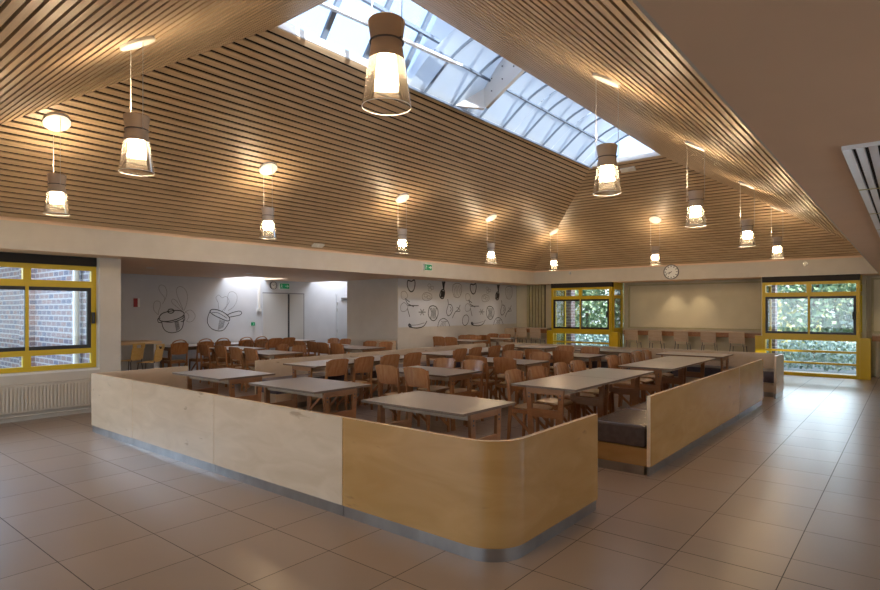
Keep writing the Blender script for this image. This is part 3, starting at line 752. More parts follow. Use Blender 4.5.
for y, lb in ((6.45, 'leftmost one'), (7.08, 'second from the left'), (7.52, 'third from the left'), (8.15, 'fourth from the left'), (8.58, 'rightmost, nearest the double door')):
    L = 'arch-handled wooden chair under the saucepan drawings, ' + lb
    if first:
        arc0.location = (-12.88 - BT, y, 0); arc0.rotation_euler = (0, 0, PI / 2); arc0['label'] = L; arc0['group'] = ga; first = False
    else: chair(-12.88, y, 'w', L, ga, arc0)
for y, lb in ((9.0, 'left one'), (9.42, 'right one')): chair(-12.88, y, 'w', 'wooden chair at the wall-side table in front of the double door, ' + lb, gw)
gf = 'chairs below the fruit drawings'
for x, y, f, lb in ((-10.16, 12.38, 'n', 'left one on the near side of the nearer table'), (-9.72, 12.38, 'n', 'right one on the near side of the nearer table'),
                    (-10.16, 13.60, 's', 'left one on the far side of the nearer table'), (-9.74, 13.60, 's', 'right one on the far side of the nearer table'),
                    (-10.16, 13.95, 'n', 'left one on the near side of the further table'), (-9.72, 13.95, 'n', 'right one on the near side of the further table'),
                    (-10.14, 15.05, 's', 'left one on the far side of the further table'), (-9.68, 15.05, 's', 'right one on the far side of the further table')):
    chair(x, y, f, 'chair below the fruit drawings, ' + lb, gf)

# high chairs on thin metal legs
def make_high_chair(label, ply='pale_ply', sz=.66, name='high_chair', slot=False):
    t = thing(name, label, 'high chair')
    m = MB(); seat_panel(m, .38, -.16, .19, sz, .008, .012); m.build('seat', ply, t, smooth=True)
    m = MB()
    if not slot: curved_panel(m, .38, sz + .06, sz + .34, -.165, -.20, .02, .012, arch=.004, corner=.012)
    else:
        curved_panel(m, .36, sz + .01, sz + .24, -.160, -.195, .02, .012, arch=.0, corner=.0)
        m.box(-.18, -.07, -.212, -.200, sz + .24, sz + .33); m.box(.07, .18, -.212, -.200, sz + .24, sz + .33); m.box(-.18, .18, -.212, -.200, sz + .30, sz + .335)
    m.build('backrest', ply, t, smooth=True)
    for s in (-1, 1):
        for q in (-1, 1):
            m = MB(); m.tube([(s * .21, q * .20, 0), (s * .16, q * .14, sz - .02)], .010, 6); m.build('leg', 'steel_dark', t, smooth=True)
        if sz > .5 or True:
            m = MB(); m.tube([(s * .15, -.155, sz - .02), (s * .15, -.172, sz + .12)], .009, 6); m.build('back_support', 'steel_dark', t, smooth=True)
    m = MB(); z = sz * .38; a_ = .21 - .05 * .38; b_ = .20 - .06 * .38
    m.tube([(-a_, b_, z), (a_, b_, z)], .008, 6); m.build('footrest', 'steel_dark', t, smooth=True)
    return t
hc = make_high_chair('x'); gh = 'high chairs at the wall counter'; first = True
for (x, y, lb) in ((-6.38, 16.90, 'first from the left'), (-5.70, 16.90, 'second from the left'), (-4.98, 16.90, 'middle one'), (-4.28, 16.90, 'fourth from the left'), (-3.56, 16.90, 'rightmost one')):
    L = 'pale high chair at the counter between the yellow windows, ' + lb
    if first: hc.location = (x, y, 0); hc['label'] = L; hc['group'] = gh; first = False
    else: copy_thing(hc, (x, y, 0), random.uniform(-.1, .1), L, gh)
for x, lb in ((-10.2, 'left one'), (-9.75, 'middle one'), (-9.25, 'right one')):
    copy_thing(hc, (x, 16.3, 0), 0, 'pale plywood high chair in front of the vertical green slats, ' + lb, 'high chairs left of the window')
copy_thing(hc, (-.30, 16.9, 0), 0, 'high chair at the counter right of the right yellow window', gh)
def counter(x0, x1, y0, y1, z, label):
    r = thing('wall_counter', label, 'counter', ((x0 + x1) / 2, y1, 0)); iv = Matrix.Translation((-(x0 + x1) / 2, -y1, 0))
    m = MB(); m.box(x0, x1, y0, y1, z - .035, z); m.xf(iv).build('worktop', 'birch_ply', r, bevel=.004)
    m = MB(); m.box(x0, x1, y0 + .05, y0 + .075, z - .16, z - .036); m.xf(iv).build('apron', 'table_wood', r)
    m = MB(); m.box(x0, x1, y1 - .03, y1, 0.02, z - .036); m.xf(iv).build('back_board', 'paint_cream', r)
    for x in (x0 + .1, x1 - .1):
        m = MB(); m.box(x - .03, x + .03, y0 + .09, y0 + .15, 0, z - .036); m.xf(iv).build('leg', 'birch_ply', r)
counter(-6.76, -3.02, 17.0, 17.34, 1.02, 'long plywood wall counter between the two yellow windows')
counter(-.72, 2.4, 17.0, 17.34, 1.02, 'plywood wall counter right of the right yellow window')
counter(-10.36, -9.04, 16.52, 16.82, 1.02, 'short plywood counter under the vertical green slats')

# high table and yellow plywood chairs by the pier
r = thing('high_table', 'beige high table behind the white pier in the wing', 'table', (-12.95, 5.15, 0), PI / 2)
m = MB(); m.box(-.75, .75, -.35, .35, .87, .93); m.build('tabletop', 'birch_edge', r)
for x in (-.66, .66):
    m = MB(); m.box(x - .05, x + .05, -.28, .28, 0, .869); m.build('leg', 'paint_wing', r)
m = MB(); m.box(.712, .718, -.03, .03, .72, .78); m.build('bracket', 'steel_dark', r)
yc = make_high_chair('x', 'yellow_ply', .60, 'shell_chair', True); gy = 'yellow plywood chairs at the high table'; first = True
for x, y, rz, lb in ((-12.15, 5.05, 2.1, 'left one'), (-11.5, 5.15, 2.3, 'right one'), (-12.35, 4.55, 2.2, 'partly hidden one by the pier')):
    L = 'yellow plywood chair with dark legs by the high table, ' + lb
    if first: yc.location = (x, y, 0); yc.rotation_euler = (0, 0, rz); yc['label'] = L; yc['group'] = gy; first = False
    else: copy_thing(yc, (x, y, 0), rz, L, gy)

# wood cabinet by the grey wall
r = thing('cabinet', 'low plywood cabinet with two doors against the grey wall', 'cabinet', (-10.75, 10.75, 0))
m = MB(); m.box(-.33, .33, -.22, .22, 0, .80); m.build('body', 'pale_ply', r)
for s in (-1, 1):
    m = MB(); m.box(s * .165 - .160, s * .165 + .160, -.24, -.221, .03, .78); d = m.build('door', 'birch_ply', r)
    m = MB(); m.box(s * .03 - .006, s * .03 + .006, -.256, -.241, .40, .50); m.build('handle', 'steel', d)

# ------------------------------------------------------------------ pendant lamps
def make_lamp():
    t = thing('pendant_lamp', 'x', 'lamp')          # origin at the ceiling disc
    return t
def pendant(x, y, side, label, dz=0.0):
    x0, x1, y0, y1, _ = ring(0)
    k = {'w': x - x0, 'e': x1 - x, 's': y - y0, 'n': y1 - y}[side]; zd = ZC + SL * k
    nv = {'w': (SL, 0, -1), 'e': (-SL, 0, -1), 's': (0, SL, -1), 'n': (0, -SL, -1)}[side]
    key = side
    pr_ = pendant.cache.get(side)
    zb = 2.745 - zd           # bottom of the glass, relative
    if pr_ and abs(pr_[1] - zb) < 0.0001: return copy_thing(pr_[0], (x, y, zd), 0, label)
    t = thing('pendant_lamp', label, 'lamp', (x, y, zd), 0, 'pendant lamps hanging from the slatted ceiling')
    q = Vector(nv).normalized().to_track_quat('Z', 'Y').to_matrix().to_4x4()
    m = MB(); m.lathe([(0, .0), (.145, .0), (.145, .022), (.138, .030), (0, .030)], 32); m.xf(q); m.build('ceiling_disc', 'white_plastic', t, smooth=True)
    z = lambda h: h - zd - dz
    m = MB(); m.lathe([(0, z(3.190)), (.093, z(3.190)), (.099, z(3.183)), (.097, z(3.16)), (.085, z(3.08)), (.084, z(3.065)), (.089, z(3.03)), (.097, z(2.975)), (.093, z(2.975)), (.075, z(3.01)), (0, z(3.01))], 32)
    m.build('lamp_body', 'lamp_body', t, smooth=True)
    up = lamp('uplight', 'SPOT', (x, y, zd + z(3.20)), 26, (1.0, .76, .48), spot_size=2.9, spot_blend=.7, shadow_soft_size=.05); up.rotation_euler = (PI, 0, 0)
    m = MB(); pts = [(.090 * math.cos(a_), .090 * math.sin(a_), z(3.072)) for a_ in [2 * PI * k / 24 for k in range(25)]]; m.tube(pts, .005, 5)
    for s in (-1, 1): m.tube([(s * .085, 0, z(3.072)), (s * .112, 0, z(3.072))], .005, 5)
    m.build('ring', 'steel_dark', t, smooth=True)
    for s in (-1, 1):
        sx, sy = (s * .112, 0)
        top = -(nv[0] * sx) / nv[2] - .0
        m = MB(); m.tube([(sx, sy, z(3.065)), (sx, sy, top - .02)], .0028 if s > 0 else .0036, 5); m.build('cord', 'steel' if s > 0 else 'white_plastic', t, smooth=True)
    m = MB(); m.lathe([(.070, z(3.005)), (.080, z(2.867)), (.076, z(2.860)), (.0, z(2.860))], 28); m.build('diffuser', 'lamp_diffuser', t, smooth=True)
    m = MB(); m.lathe([(.0975, z(2.974)), (.133, z(2.728))], 36); m.lathe([(.0945, z(2.974)), (.130, z(2.730))], 36); m.lathe([(.133, z(2.728)), (.130, z(2.730))], 36); g_ = m.build('glass_shade', 'lamp_glass', t, smooth=True)
    m = MB(); m.tube([(.1315 * math.cos(a_), .1315 * math.sin(a_), z(2.728)) for a_ in [2 * PI * k / 36 for k in range(37)]], .0022, 5); m.build('rim_highlight', 'clock_face', g_, smooth=True)  # white ring put in as the bright highlight on the glass edge
    return t
pendant.cache = {}
for x, y, s, lb in ((-7.79, 2.42, 'w', 'leftmost one in view'), (-4.92, 2.10, 's', 'second from the left, high up'),
                    (-7.79, 5.30, 'w', 'second one along the left slope'), (-7.79, 8.37, 'w', 'third one along the left slope'),
                    (-7.79, 11.48, 'w', 'fourth one along the left slope'), (-7.79, 14.62, 'w', 'above the left yellow window'),
                    (-4.97, 14.62, 'n', 'just left of the wall clock'), (-2.18, 2.22, 'e', 'nearest and largest, before the skylight'),
                    (-2.28, 5.35, 'e', 'at the right end of the skylight'), (-2.24, 8.17, 'e', 'third one along the right slope'),
                    (-2.24, 11.31, 'e', 'fourth one along the right slope'), (-2.27, 14.41, 'e', 'above the right yellow window')):
    pendant(x, y, s, 'pendant lamp with clear glass shade, ' + lb, .04 if 'skylight' in lb and 'nearest' in lb else 0)

# ------------------------------------------------------------------ radiator
r = thing('radiator', 'long white panel radiator under the left window', 'radiator', (XLW, 1.75, 0))
m = MB(); m.box(.03, .10, -1.83, 1.83, .13, .515); m.build('panel', 'radiator_white', r, bevel=.006)
m = MB()
y = -1.79
while y < 1.79: m.box(.101, .118, y, y + .024, .155, .495); y += .045
m.build('fins', 'radiator_white', r)
m = MB(); m.box(.02, .112, -1.835, 1.835, .5155, .527); m.build('top_grille', 'radiator_white', r)
m = MB(); m.tube([(.06, -1.8, .075), (.06, 1.9, .075)], .011, 8); m.tube([(.06, .55, .075), (.06, .55, .13)], .011, 8); m.tube([(.095, .45, .085), (.095, .65, .085)], .016, 8); m.build('pipe', 'radiator_white', r, smooth=True)
for y in (-1.2, .6, 1.4):
    m = MB(); m.box(0.0, .03, y - .02, y + .02, .2, .45); m.build('bracket', 'radiator_white', r)

# ------------------------------------------------------------------ signs, clocks, small fittings
def plate(m, X, y0, y1, z0, z1, d, mi=0): m.box(X, X + d, y0, y1, z0, z1, mi)
def exit_sign(x, y, z, w, h, label):
    t = thing('exit_sign', label, 'sign', (x, y, z))
    m = MB(); m.box(0, .04, -w / 2, w / 2, -h / 2, h / 2); m.build('housing', 'sign_white', t)
    m = MB(); m.box(.0405, .043, -w / 2 + .012, w / 2 - .012, -h / 2 + .012, h / 2 - .012); f_ = m.build('face', 'green_sign', t)
    m = MB(); s = h
    # running person and arrow
    m.box(.0435, .045, -.28 * w - .10 * s, -.28 * w + .0 * s, .22 * s, .34 * s)
    m.bar((.044, -.28 * w - .02 * s, .20 * s), (.044, -.28 * w - .08 * s, -.06 * s), .10 * s, .001, up=(1, 0, 0))
    m.bar((.044, -.28 * w - .08 * s, -.04 * s), (.044, -.28 * w + .10 * s, -.30 * s), .06 * s, .001, up=(1, 0, 0))
    m.bar((.044, -.28 * w - .08 * s, -.04 * s), (.044, -.28 * w - .26 * s, -.26 * s), .06 * s, .001, up=(1, 0, 0))
    m.bar((.044, -.28 * w - .04 * s, .14 * s), (.044, -.28 * w + .18 * s, .02 * s), .05 * s, .001, up=(1, 0, 0))
    m.bar((.044, .05 * w, 0), (.044, .34 * w, 0), .09 * s, .001, up=(1, 0, 0))
    m.bar((.044, .22 * w, .20 * s), (.044, .40 * w, 0), .08 * s, .001, up=(1, 0, 0)); m.bar((.044, .22 * w, -.20 * s), (.044, .40 * w, 0), .08 * s, .001, up=(1, 0, 0))
    m.build('pictogram', 'sign_white', f_)
exit_sign(XW + .013, 11.08, 2.672, .30, .17, 'green exit sign with running figure on the beam above the grey wall')
exit_sign(XM, 9.98, 2.28, .34, .17, 'green exit sign with running figure above the double door')
def clock(M, r, label, hour, minute):
    t = thing('wall_clock', label, 'clock'); t.matrix_world = M
    m = MB(); m.lathe([(0, 0), (r, 0), (r, .035), (r * .90, .035), (r * .90, .022), (0, .022)], 36); m.build('case', 'steel_dark', t, smooth=True)
    m = MB(); m.lathe([(0, .023), (r * .89, .023), (r * .89, .025), (0, .025)], 36); f_ = m.build('dial', 'clock_face', t, smooth=True)
    m = MB()
    for k in range(12):
        a_ = PI * k / 6; c, s = math.sin(a_), math.cos(a_)
        m.bar((c * r * .66, s * r * .66, .026), (c * r * .84, s * r * .84, .026), r * .10, .002)
    m.build('hour_marks', 'ink', f_)
    for nm, L, w, a_ in (('hour_hand', .45, .07, 2 * PI * (hour + minute / 60) / 12), ('minute_hand', .74, .05, 2 * PI * minute / 60)):
        m = MB(); m.bar((-math.sin(a_) * r * .1, -math.cos(a_) * r * .1, .028), (math.sin(a_) * r * L, math.cos(a_) * r * L, .028), r * w, .002); m.build(nm, 'ink', t)
Mn = Matrix.Translation((-5.13, YN - .013, 2.648)) @ Matrix.Rotation(PI / 2, 4, 'X')
clock(Mn, .205, 'round wall clock with hour marks on the beam above the counter', 7, 42)
Me = Matrix.Translation((XM, 9.62, 2.29)) @ Matrix.Rotation(PI / 2, 4, 'Z') @ Matrix.Rotation(PI / 2, 4, 'X')
clock(Me, .11, 'small wall clock beside the exit sign above the double door', 10, 10)

def simple(name, label, cat, loc, parts, mtx=None):
    t = thing(name, label, cat, loc)
    for nm, mt, fn in parts:
        m = MB(); fn(m)
        if mtx: m.xf(mtx)
        m.build(nm, mt, t, smooth=(nm in ('lens', 'body', 'dome')))
def basis(z, y):
    z = Vector(z).normalized(); y = Vector(y); x = y.cross(z); return Matrix((x, y, z)).transposed().to_4x4()
qw = basis((SL, 0, -1), (0, 1, 0)); qn = basis((0, -SL, -1), (1, 0, 0))
simple('emergency_light', 'small white emergency light low on the left slatted slope', 'light', (-9.33, 7.52, ZC + SL * .14), (('housing', 'white_plastic', lambda m: m.box(-.05, .05, -.13, .13, 0, .03)), ('lens', 'clock_face', lambda m: m.lathe([(0, .03), (.03, .03), (.025, .05), (0, .055)], 12))), qw)
simple('emergency_light', 'white rectangular emergency light at the top of the far slatted slope under the skylight', 'light', (-5.03, 12.93 + .05, ZC + SL * (YN - 12.98) + .0), (('housing', 'white_plastic', lambda m: m.box(-.06, .06, -.17, .17, 0, .03)), ('lens', 'clock_face', lambda m: m.lathe([(0, .03), (.035, .03), (.03, .05), (0, .055)], 12))), qn)
simple('spotlight', 'small white spotlight on the beam above the right yellow window', 'light', (-1.98, YN - .013, 2.715), (('body', 'white_plastic', lambda m: m.lathe([(0, 0), (.05, 0), (.05, .06), (.042, .07), (0, .07)], 16)), ('lens', 'lamp_glass', lambda m: m.lathe([(0, .072), (.035, .072)], 16))), Matrix.Rotation(PI / 2, 4, 'X'))
simple('smoke_detector', 'small grey sensor on the beam above the left yellow window', 'sensor', (-8.18, YN - .013, 2.74), (('body', 'steel', lambda m: m.lathe([(0, 0), (.045, 0), (.035, .03), (0, .035)], 16)),), Matrix.Rotation(PI / 2, 4, 'X'))
simple('fire_sign', 'small red and white fire notice on the wing wall left of the saucepan drawings', 'sign', (XM, 5.93, 1.77), (('panel', 'red_sign', lambda m: m.box(0, .01, -.07, .02, -.10, .10)), ('text_panel', 'sign_white', lambda m: m.box(0, .01, .021, .07, -.10, .10))))
simple('call_point', 'small green emergency call point on the wall left of the double door', 'alarm', (XM, 8.97, 1.22), (('housing', 'green_sign', lambda m: m.box(0, .05, -.045, .045, -.045, .045)), ('cover', 'sign_white', lambda m: m.box(.0505, .055, -.01, .01, -.01, .01))))
simple('cable_duct', 'white vertical cable duct left of the double door', 'duct', (XM, 9.16, 2.02), (('cover', 'white_plastic', lambda m: m.box(0, .04, -.03, .03, -.38, .40)), ('socket', 'white_plastic', lambda m: m.box(0, .05, -.06, .06, -.46, -.381))))

# double door and the plain door of the wing
r = struct(MB().box(XM + .001, XM + .012, 10.66, 10.69, 0, 2.09).box(XM + .001, XM + .012, 9.28, 10.66, 2.06, 2.09).build('door_1', 'ink_grey'))
m = MB(); m.box(XM + .001, XM + .020, 9.285, 10.10, .01, 2.055); m.build('leaf', 'door_paint', r)
m = MB(); m.box(XM + .001, XM + .020, 10.17, 10.655, .01, 2.055); m.build('leaf', 'door_paint', r)
m = MB(); m.box(XM + .001, XM + .008, 10.101, 10.169, .01, 2.055); m.build('gap', 'ink', r)
r = struct(MB().box(XM + .001, XM + .012, 11.90, 11.92, 0, 2.10).box(XM + .001, XM + .012, 12.8, 12.82, 0, 2.10).box(XM + .001, XM + .012, 11.92, 12.8, 2.08, 2.10).build('door_2', 'paint_wing'))
m = MB(); m.box(XM + .001, XM + .016, 11.925, 12.795, .01, 2.075); m.build('leaf', 'paint_wing', r)
m = MB(); m.box(XM + .0165, XM + .07, 12.1, 12.5, 1.93, 1.99); m.build('door_closer', 'steel', r)
for z in (.9, 1.55, 1.75):
    m = MB(); m.box(XM + .0165, XM + .03, 11.93, 11.96, z, z + .10); m.build('hinge', 'steel', r)

# wall drawings: ink ribbons on the wall --------------------------------
def ribbon(m, pts, w, X, lift=.003, mi=0):
    """pts in (y, z) on the plane x = X, drawn w wide."""
    n = len(pts); vs = []
    for i, (y, z) in enumerate(pts):
        y0, z0 = pts[max(i - 1, 0)]; y1, z1 = pts[min(i + 1, n - 1)]; dy, dz = y1 - y0, z1 - z0; L = math.hypot(dy, dz) or 1
        ny, nz = -dz / L * w / 2, dy / L * w / 2
        vs += [(X + lift, y + ny, z + nz), (X + lift, y - ny, z - nz)]
    m.add(vs, [(2 * i, 2 * i + 1, 2 * i + 3, 2 * i + 2) for i in range(n - 1)], mi)
def spline(ps, k=8, closed=False):
    out = []; n = len(ps); rng = n if closed else n - 1
    g = lambda i: ps[i % n] if closed else ps[max(0, min(n - 1, i))]
    for i in range(rng):
        p0, p1, p2, p3 = g(i - 1), g(i), g(i + 1), g(i + 2)
        for j in range(k):
            t = j / k
            out.append(tuple(.5 * (2 * p1[a] + (-p0[a] + p2[a]) * t + (2 * p0[a] - 5 * p1[a] + 4 * p2[a] - p3[a]) * t * t + (-p0[a] + 3 * p1[a] - 3 * p2[a] + p3[a]) * t ** 3) for a in (0, 1)))
    out.append(ps[0] if closed else ps[-1]); return out
def ell(cy, cz, ry, rz, a0=0, a1=2 * PI, tilt=0, n=28):
    return [(cy + ry * math.cos(t) * math.cos(tilt) - rz * math.sin(t) * math.sin(tilt), cz + ry * math.cos(t) * math.sin(tilt) + rz * math.sin(t) * math.cos(tilt)) for t in [a0 + (a1 - a0) * i / n for i in range(n + 1)]]
# pixel readings of the two saucepans turned into wall coordinates (y, z)
TH_ = math.radians(39.2); Fx, Fy = -math.sin(TH_), math.cos(TH_); Rx, Ry = math.cos(TH_), math.sin(TH_)
def wp(u, v, X):
    a_ = (u - 440) / 578; dx = Fx + Rx * a_; d = X / dx
    return (d * (Fy + Ry * a_), 1.6 + (310 - v) / 578 * d)
Z1 = lambda pts: [wp(140 + a_ / 7.373, 270 + b_ / 7.373, XM) for a_, b_ in pts]
dr = thing('wall_drawing', 'black line drawing of a lidded saucepan with steam curls on the wing wall', 'drawing', (XM, 6.75, 1.3), group='saucepan drawings')
iv = Matrix.Translation((-XM, -6.75, -1.3))
m = MB(); w1 = .018
ribbon(m, spline(Z1([(160, 382), (168, 420), (190, 450), (230, 463), (275, 455), (305, 435), (318, 400), (318, 355)])), w1, XM)
ribbon(m, spline(Z1([(140, 350), (165, 320), (215, 305), (270, 298), (310, 305), (325, 325), (300, 350), (240, 372), (180, 380), (145, 370)]), closed=True), w1 * 1.2, XM)
ribbon(m, spline(Z1([(155, 378), (230, 385), (300, 365), (330, 335)])), w1, XM)
ribbon(m, spline(Z1([(205, 305), (215, 290), (240, 290), (250, 305), (232, 318), (212, 315)]), closed=True), w1 * 1.3, XM)
ribbon(m, spline(Z1([(150, 355), (132, 360), (135, 385), (158, 388)])), w1, XM); ribbon(m, spline(Z1([(322, 335), (330, 360), (320, 378), (300, 380)])), w1, XM)
for k in range(7): ribbon(m, Z1([(256 + k * 4, 380 - k), (268 + k * 4, 452 - 3 * k)]), .008, XM)
m.xf(iv).build('saucepan', 'ink', dr)
m = MB()
for ps in ([(165, 250), (185, 215), (198, 170), (185, 125), (155, 110), (138, 130), (150, 165), (178, 200), (180, 225)], [(135, 330), (105, 300), (98, 260), (115, 230), (145, 235), (150, 265), (138, 300), (135, 330)],
           [(320, 300), (300, 250), (275, 190), (268, 145), (290, 122), (325, 135), (348, 180), (345, 240), (325, 300)], [(310, 300), (275, 275), (235, 240), (240, 215), (265, 225), (290, 260), (315, 295)],
           [(330, 310), (370, 295), (400, 320), (405, 350), (380, 380), (345, 378), (360, 345), (350, 320), (330, 310)]): ribbon(m, spline(Z1(ps)), .010, XM)
m.xf(iv).build('steam', 'ink_grey', dr)
dr = thing('wall_drawing', 'black line drawing of a tilted long-handled saucepan on the wing wall', 'drawing', (XM, 8.1, 1.4), group='saucepan drawings')
iv = Matrix.Translation((-XM, -8.1, -1.4)); m = MB()
ribbon(m, spline(Z1([(518, 300), (500, 345), (498, 390), (525, 430), (570, 448), (610, 445), (635, 420), (655, 385)])), w1, XM)
ribbon(m, spline(Z1([(518, 300), (535, 290), (575, 295), (620, 315), (655, 345), (660, 370), (640, 375), (590, 355), (540, 330), (518, 310)]), closed=True), w1 * 1.1, XM)
ribbon(m, spline(Z1([(530, 315), (580, 318), (640, 355)])), w1 * .7, XM)
ribbon(m, spline(Z1([(640, 335), (670, 318), (730, 303), (750, 315), (735, 332), (690, 342), (655, 348)])), w1, XM)
for k in range(7): ribbon(m, Z1([(588 + k * 6, 365 + 2 * k), (575 + k * 6, 442 - 3 * k)]), .008, XM)
m.xf(iv).build('saucepan', 'ink', dr)
m = MB()
for ps in ([(580, 290), (575, 240), (560, 205), (580, 185), (605, 205), (630, 195), (650, 210), (655, 240), (625, 280), (600, 305)], [(620, 300), (640, 260), (645, 210), (655, 170), (685, 160), (713, 185), (712, 230), (690, 270), (650, 300)]): ribbon(m, spline(Z1(ps)), .010, XM)
m.xf(iv).build('steam', 'ink_grey', dr)

# fruit and vegetable mural
XFm = XF
dr = thing('wall_mural', 'pale mural strip with black drawings of fruit and vegetables', 'mural', (XF, 14.0, 1.15))
iv = Matrix.Translation((-XF, -14.0, -1.15))
m = MB(); m.box(XF + .0005, XF + .0025, 11.02, 16.85, 1.14, 2.425); m.xf(iv).build('backing', 'paint_wing', dr)
Z2 = lambda pts: [wp(390 + a_ / 8.425, 270 + b_ / 8.425, XF) for a_, b_ in pts]
def motif_set(dy, skip=()):
    m = MB(); g = MB(); sh = lambda pts: [(y + dy, z) for y, z in Z2(pts)]
    ok = lambda pts: all(y < 16.84 and z < 2.42 and y > 11.02 for y, z in pts)
    def rb(M, pts, w):
        if ok(pts): ribbon(M, pts, w, XFm + .001)
    rb(m, spline(sh([(178, 95), (150, 90), (145, 130), (160, 170), (180, 183), (200, 165), (210, 120), (205, 85), (190, 90)]), closed=True), .035)       # pepper
    rb(m, sh([(190, 90), (195, 76)]), .03)
    for j in range(4): rb(m, sh([(428 + 8 * j, 232 - 2 * j), (436 + 6 * j, 172 + 2 * j)]), .05)                                     # pineapple body
    rb(m, spline(sh([(430, 240), (418, 215), (430, 175), (450, 165), (460, 190), (450, 235), (430, 240)])), .035)
    for a_ in (440, 452, 462, 472): rb(m, spline(sh([(452, 165), (446 + (a_ - 440) * .4, 130), (a_, 97)])), .05)
    for j in range(5): rb(g, spline(sh([(530 + 14 * j, 130), (545 + 13 * j, 180), (535 + 13 * j, 225)])), .013)                                          # artichoke
    rb(g, spline(sh([(530, 130), (565, 112), (600, 130), (600, 190), (580, 230), (545, 225), (528, 180)]), closed=True), .018)
    rb(g, spline(sh([(280, 250), (272, 215), (300, 190), (345, 205), (350, 240), (315, 258)]), closed=True), .015)                                       # berries
    for a_, b_ in ((330, 130), (355, 150), (335, 165), (300, 215), (325, 230)): rb(g, sh_ell(a_, b_, 14, dy), .012)
    rb(m, spline(sh([(325, 340), (335, 310), (365, 302), (395, 320), (405, 365), (390, 410), (365, 427), (338, 410), (322, 375)]), closed=True), .025)   # melon
    for j in range(5): rb(m, spline(sh([(335 + 14 * j, 318), (350 + 8 * j, 360), (340 + 12 * j, 410)])), .022)
    rb(m, spline(sh([(485, 245), (490, 290), (475, 350), (488, 385), (512, 370), (528, 330), (515, 295), (495, 290)])), .022)                            # aubergine
    rb(m, spline(sh([(505, 310), (515, 330), (505, 350)])), .02)
    rb(m, spline(sh([(165, 450), (155, 470), (185, 485), (240, 488), (285, 470), (310, 430)])), .025); rb(g, spline(sh([(175, 465), (230, 462), (290, 445)])), .018)   # banana
    for j in range(3): rb(m, sh([(155 + 8 * j, 455), (165 + 8 * j, 485)]), .03)
    rb(m, spline(sh([(400, 480), (415, 430), (450, 408), (485, 430), (503, 475)])), .02)                                                                 # cabbage
    for j in range(4): rb(m, spline(sh([(420 + 15 * j, 475), (440 + 8 * j, 440), (430 + 18 * j, 430)])), .013)
    rb(m, spline(sh([(525, 405), (545, 360), (575, 330), (590, 295)])), .022); rb(m, spline(sh([(560, 350), (590, 345), (575, 320), (560, 320)])), .016)   # chilli
    rb(m, spline(sh([(615, 400), (640, 378), (662, 400), (655, 445), (630, 467), (610, 445)]), closed=True), .02)                                         # lemon
    rb(g, spline(sh([(95, 190), (125, 180), (148, 215), (130, 245), (100, 240)]), closed=True), .016)                                                     # radish and leaves
    rb(g, spline(sh([(90, 300), (120, 275), (150, 310), (130, 345), (95, 345)]), closed=True), .018)
    for q in ((125, 240, 165, 270), (150, 300, 240, 300), (150, 285, 200, 310), (145, 320, 165, 395), (130, 250, 150, 290)): rb(m, sh([q[:2], q[2:]]), .022)
    for k in range(6):
        a_ = k * PI / 3; rb(g, sh([(270, 355), (270 + 30 * math.cos(a_), 355 + 30 * math.sin(a_))]), .03)                                                # herb
    m.xf(iv).build('drawings', 'ink', dr); g.xf(iv).build('fine_drawings', 'ink_grey', dr)
def sh_ell(a_, b_, r, dy): return [(y + dy, z) for y, z in Z2([(a_ + r * math.cos(t), b_ + r * math.sin(t)) for t in [2 * PI * i / 10 for i in range(11)]])]
p_ = Z2([(145, 200)])[0][0]; q_ = Z2([(670, 200)])[0][0]
motif_set(0); motif_set(wp(470, 300, XF)[0] - wp(407, 300, XF)[0])

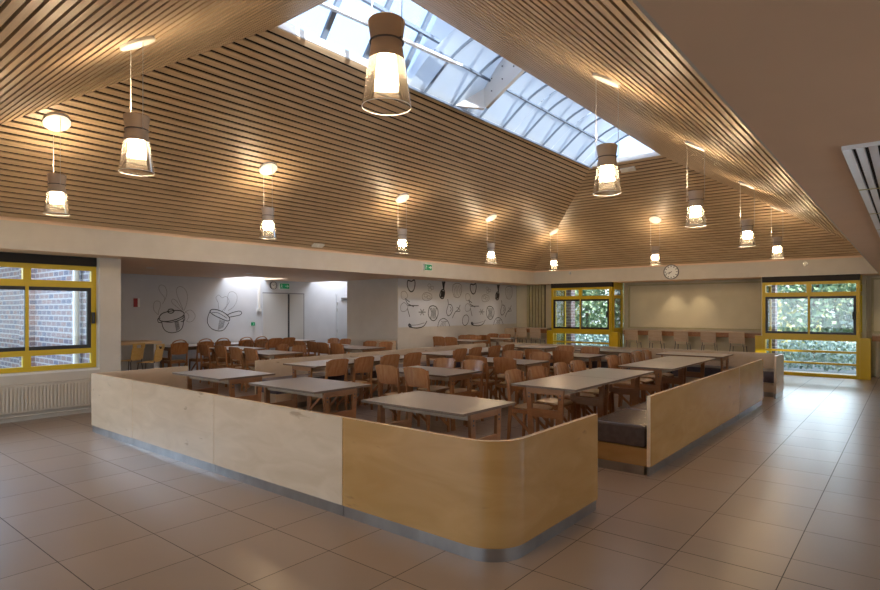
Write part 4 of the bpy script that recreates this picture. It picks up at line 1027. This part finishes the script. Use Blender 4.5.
# ------------------------------------------------------------------ ceiling grille on the right
gx0, gx1, gy0, gy1 = -.275, 1.0, 3.56, 11.2
t = thing('ceiling_grille', 'long white linear metal grille set in the flat ceiling at the upper right', 'grille', ((gx0 + gx1) / 2, (gy0 + gy1) / 2, ZB)); iv = Matrix.Translation((-(gx0 + gx1) / 2, -(gy0 + gy1) / 2, -ZB))
m = MB(); m.box(gx0, gx0 + .042, gy0, gy1, ZB - .02, ZB); m.box(gx1 - .05, gx1, gy0, gy1, ZB - .02, ZB); m.box(gx0 + .042, gx1 - .05, gy0, gy0 + .012, ZB - .02, ZB); m.box(gx0 + .042, gx1 - .05, gy1 - .012, gy1, ZB - .02, ZB)
m.xf(iv).build('frame', 'grille_metal', t)
m = MB(); m.box(gx0 + .042, gx1 - .05, gy0 + .013, gy1 - .013, ZB - .003, ZB - .001); m.xf(iv).build('backing', 'felt_black', t)
x = gx0 + .055
while x < gx1 - .1:
    m = MB(); m.box(x, x + .009, gy0 + .013, gy1 - .013, ZB - .010, ZB - .004); m.box(x + .011, x + .037, gy0 + .013, gy1 - .013, ZB - .018, ZB - .004); m.xf(iv).build('blade', 'grille_metal', t); x += .052
y = gy0 + 1.25
while y < gy1 - .3:
    m = MB(); m.box(gx0 + .001, gx1 - .001, y - .008, y + .008, ZB - .024, ZB - .0205); m.xf(iv).build('divider', 'grille_brass', t); y += 1.25

# recessed downlights in the soffits
def downlight(x, y, e, label, spot=True):
    t = thing('downlight', label, 'light', (x, y, ZB), 0, 'recessed downlights')
    m = MB(); m.lathe([(.045, -.001), (.075, -.001), (.075, -.008), (.045, -.004), (.045, -.001)], 20); m.build('ring', 'white_plastic', t, smooth=True)
    m = MB(); m.lathe([(0, -.002), (.044, -.002)], 20); m.build('lens', 'clock_face', t)
    if e:
        l = lamp('downlight_beam', 'SPOT', (x, y, ZB - .03), e, (1, .80, .55), spot_size=1.5, spot_blend=.8, shadow_soft_size=.04); l.rotation_euler = (0, 0, 0); l.parent = None
downlight(-5.35, 17.08, 14, 'recessed downlight left of the pair above the wall counter'); downlight(-4.65, 17.08, 14, 'recessed downlight right of the pair above the wall counter')
downlight(-9.95, 12.2, 10, 'recessed downlight in the soffit before the fruit drawings, near one'); downlight(-9.95, 15.2, 10, 'recessed downlight in the soffit before the fruit drawings, far one')
downlight(-.15, 17.0, 14, 'recessed downlight right of the right yellow window')
downlight(-11.6, 5.2, 6, 'recessed downlight in the wing ceiling near the pier'); downlight(-11.6, 7.4, 0, 'recessed downlight in the wing ceiling above the saucepan drawings')
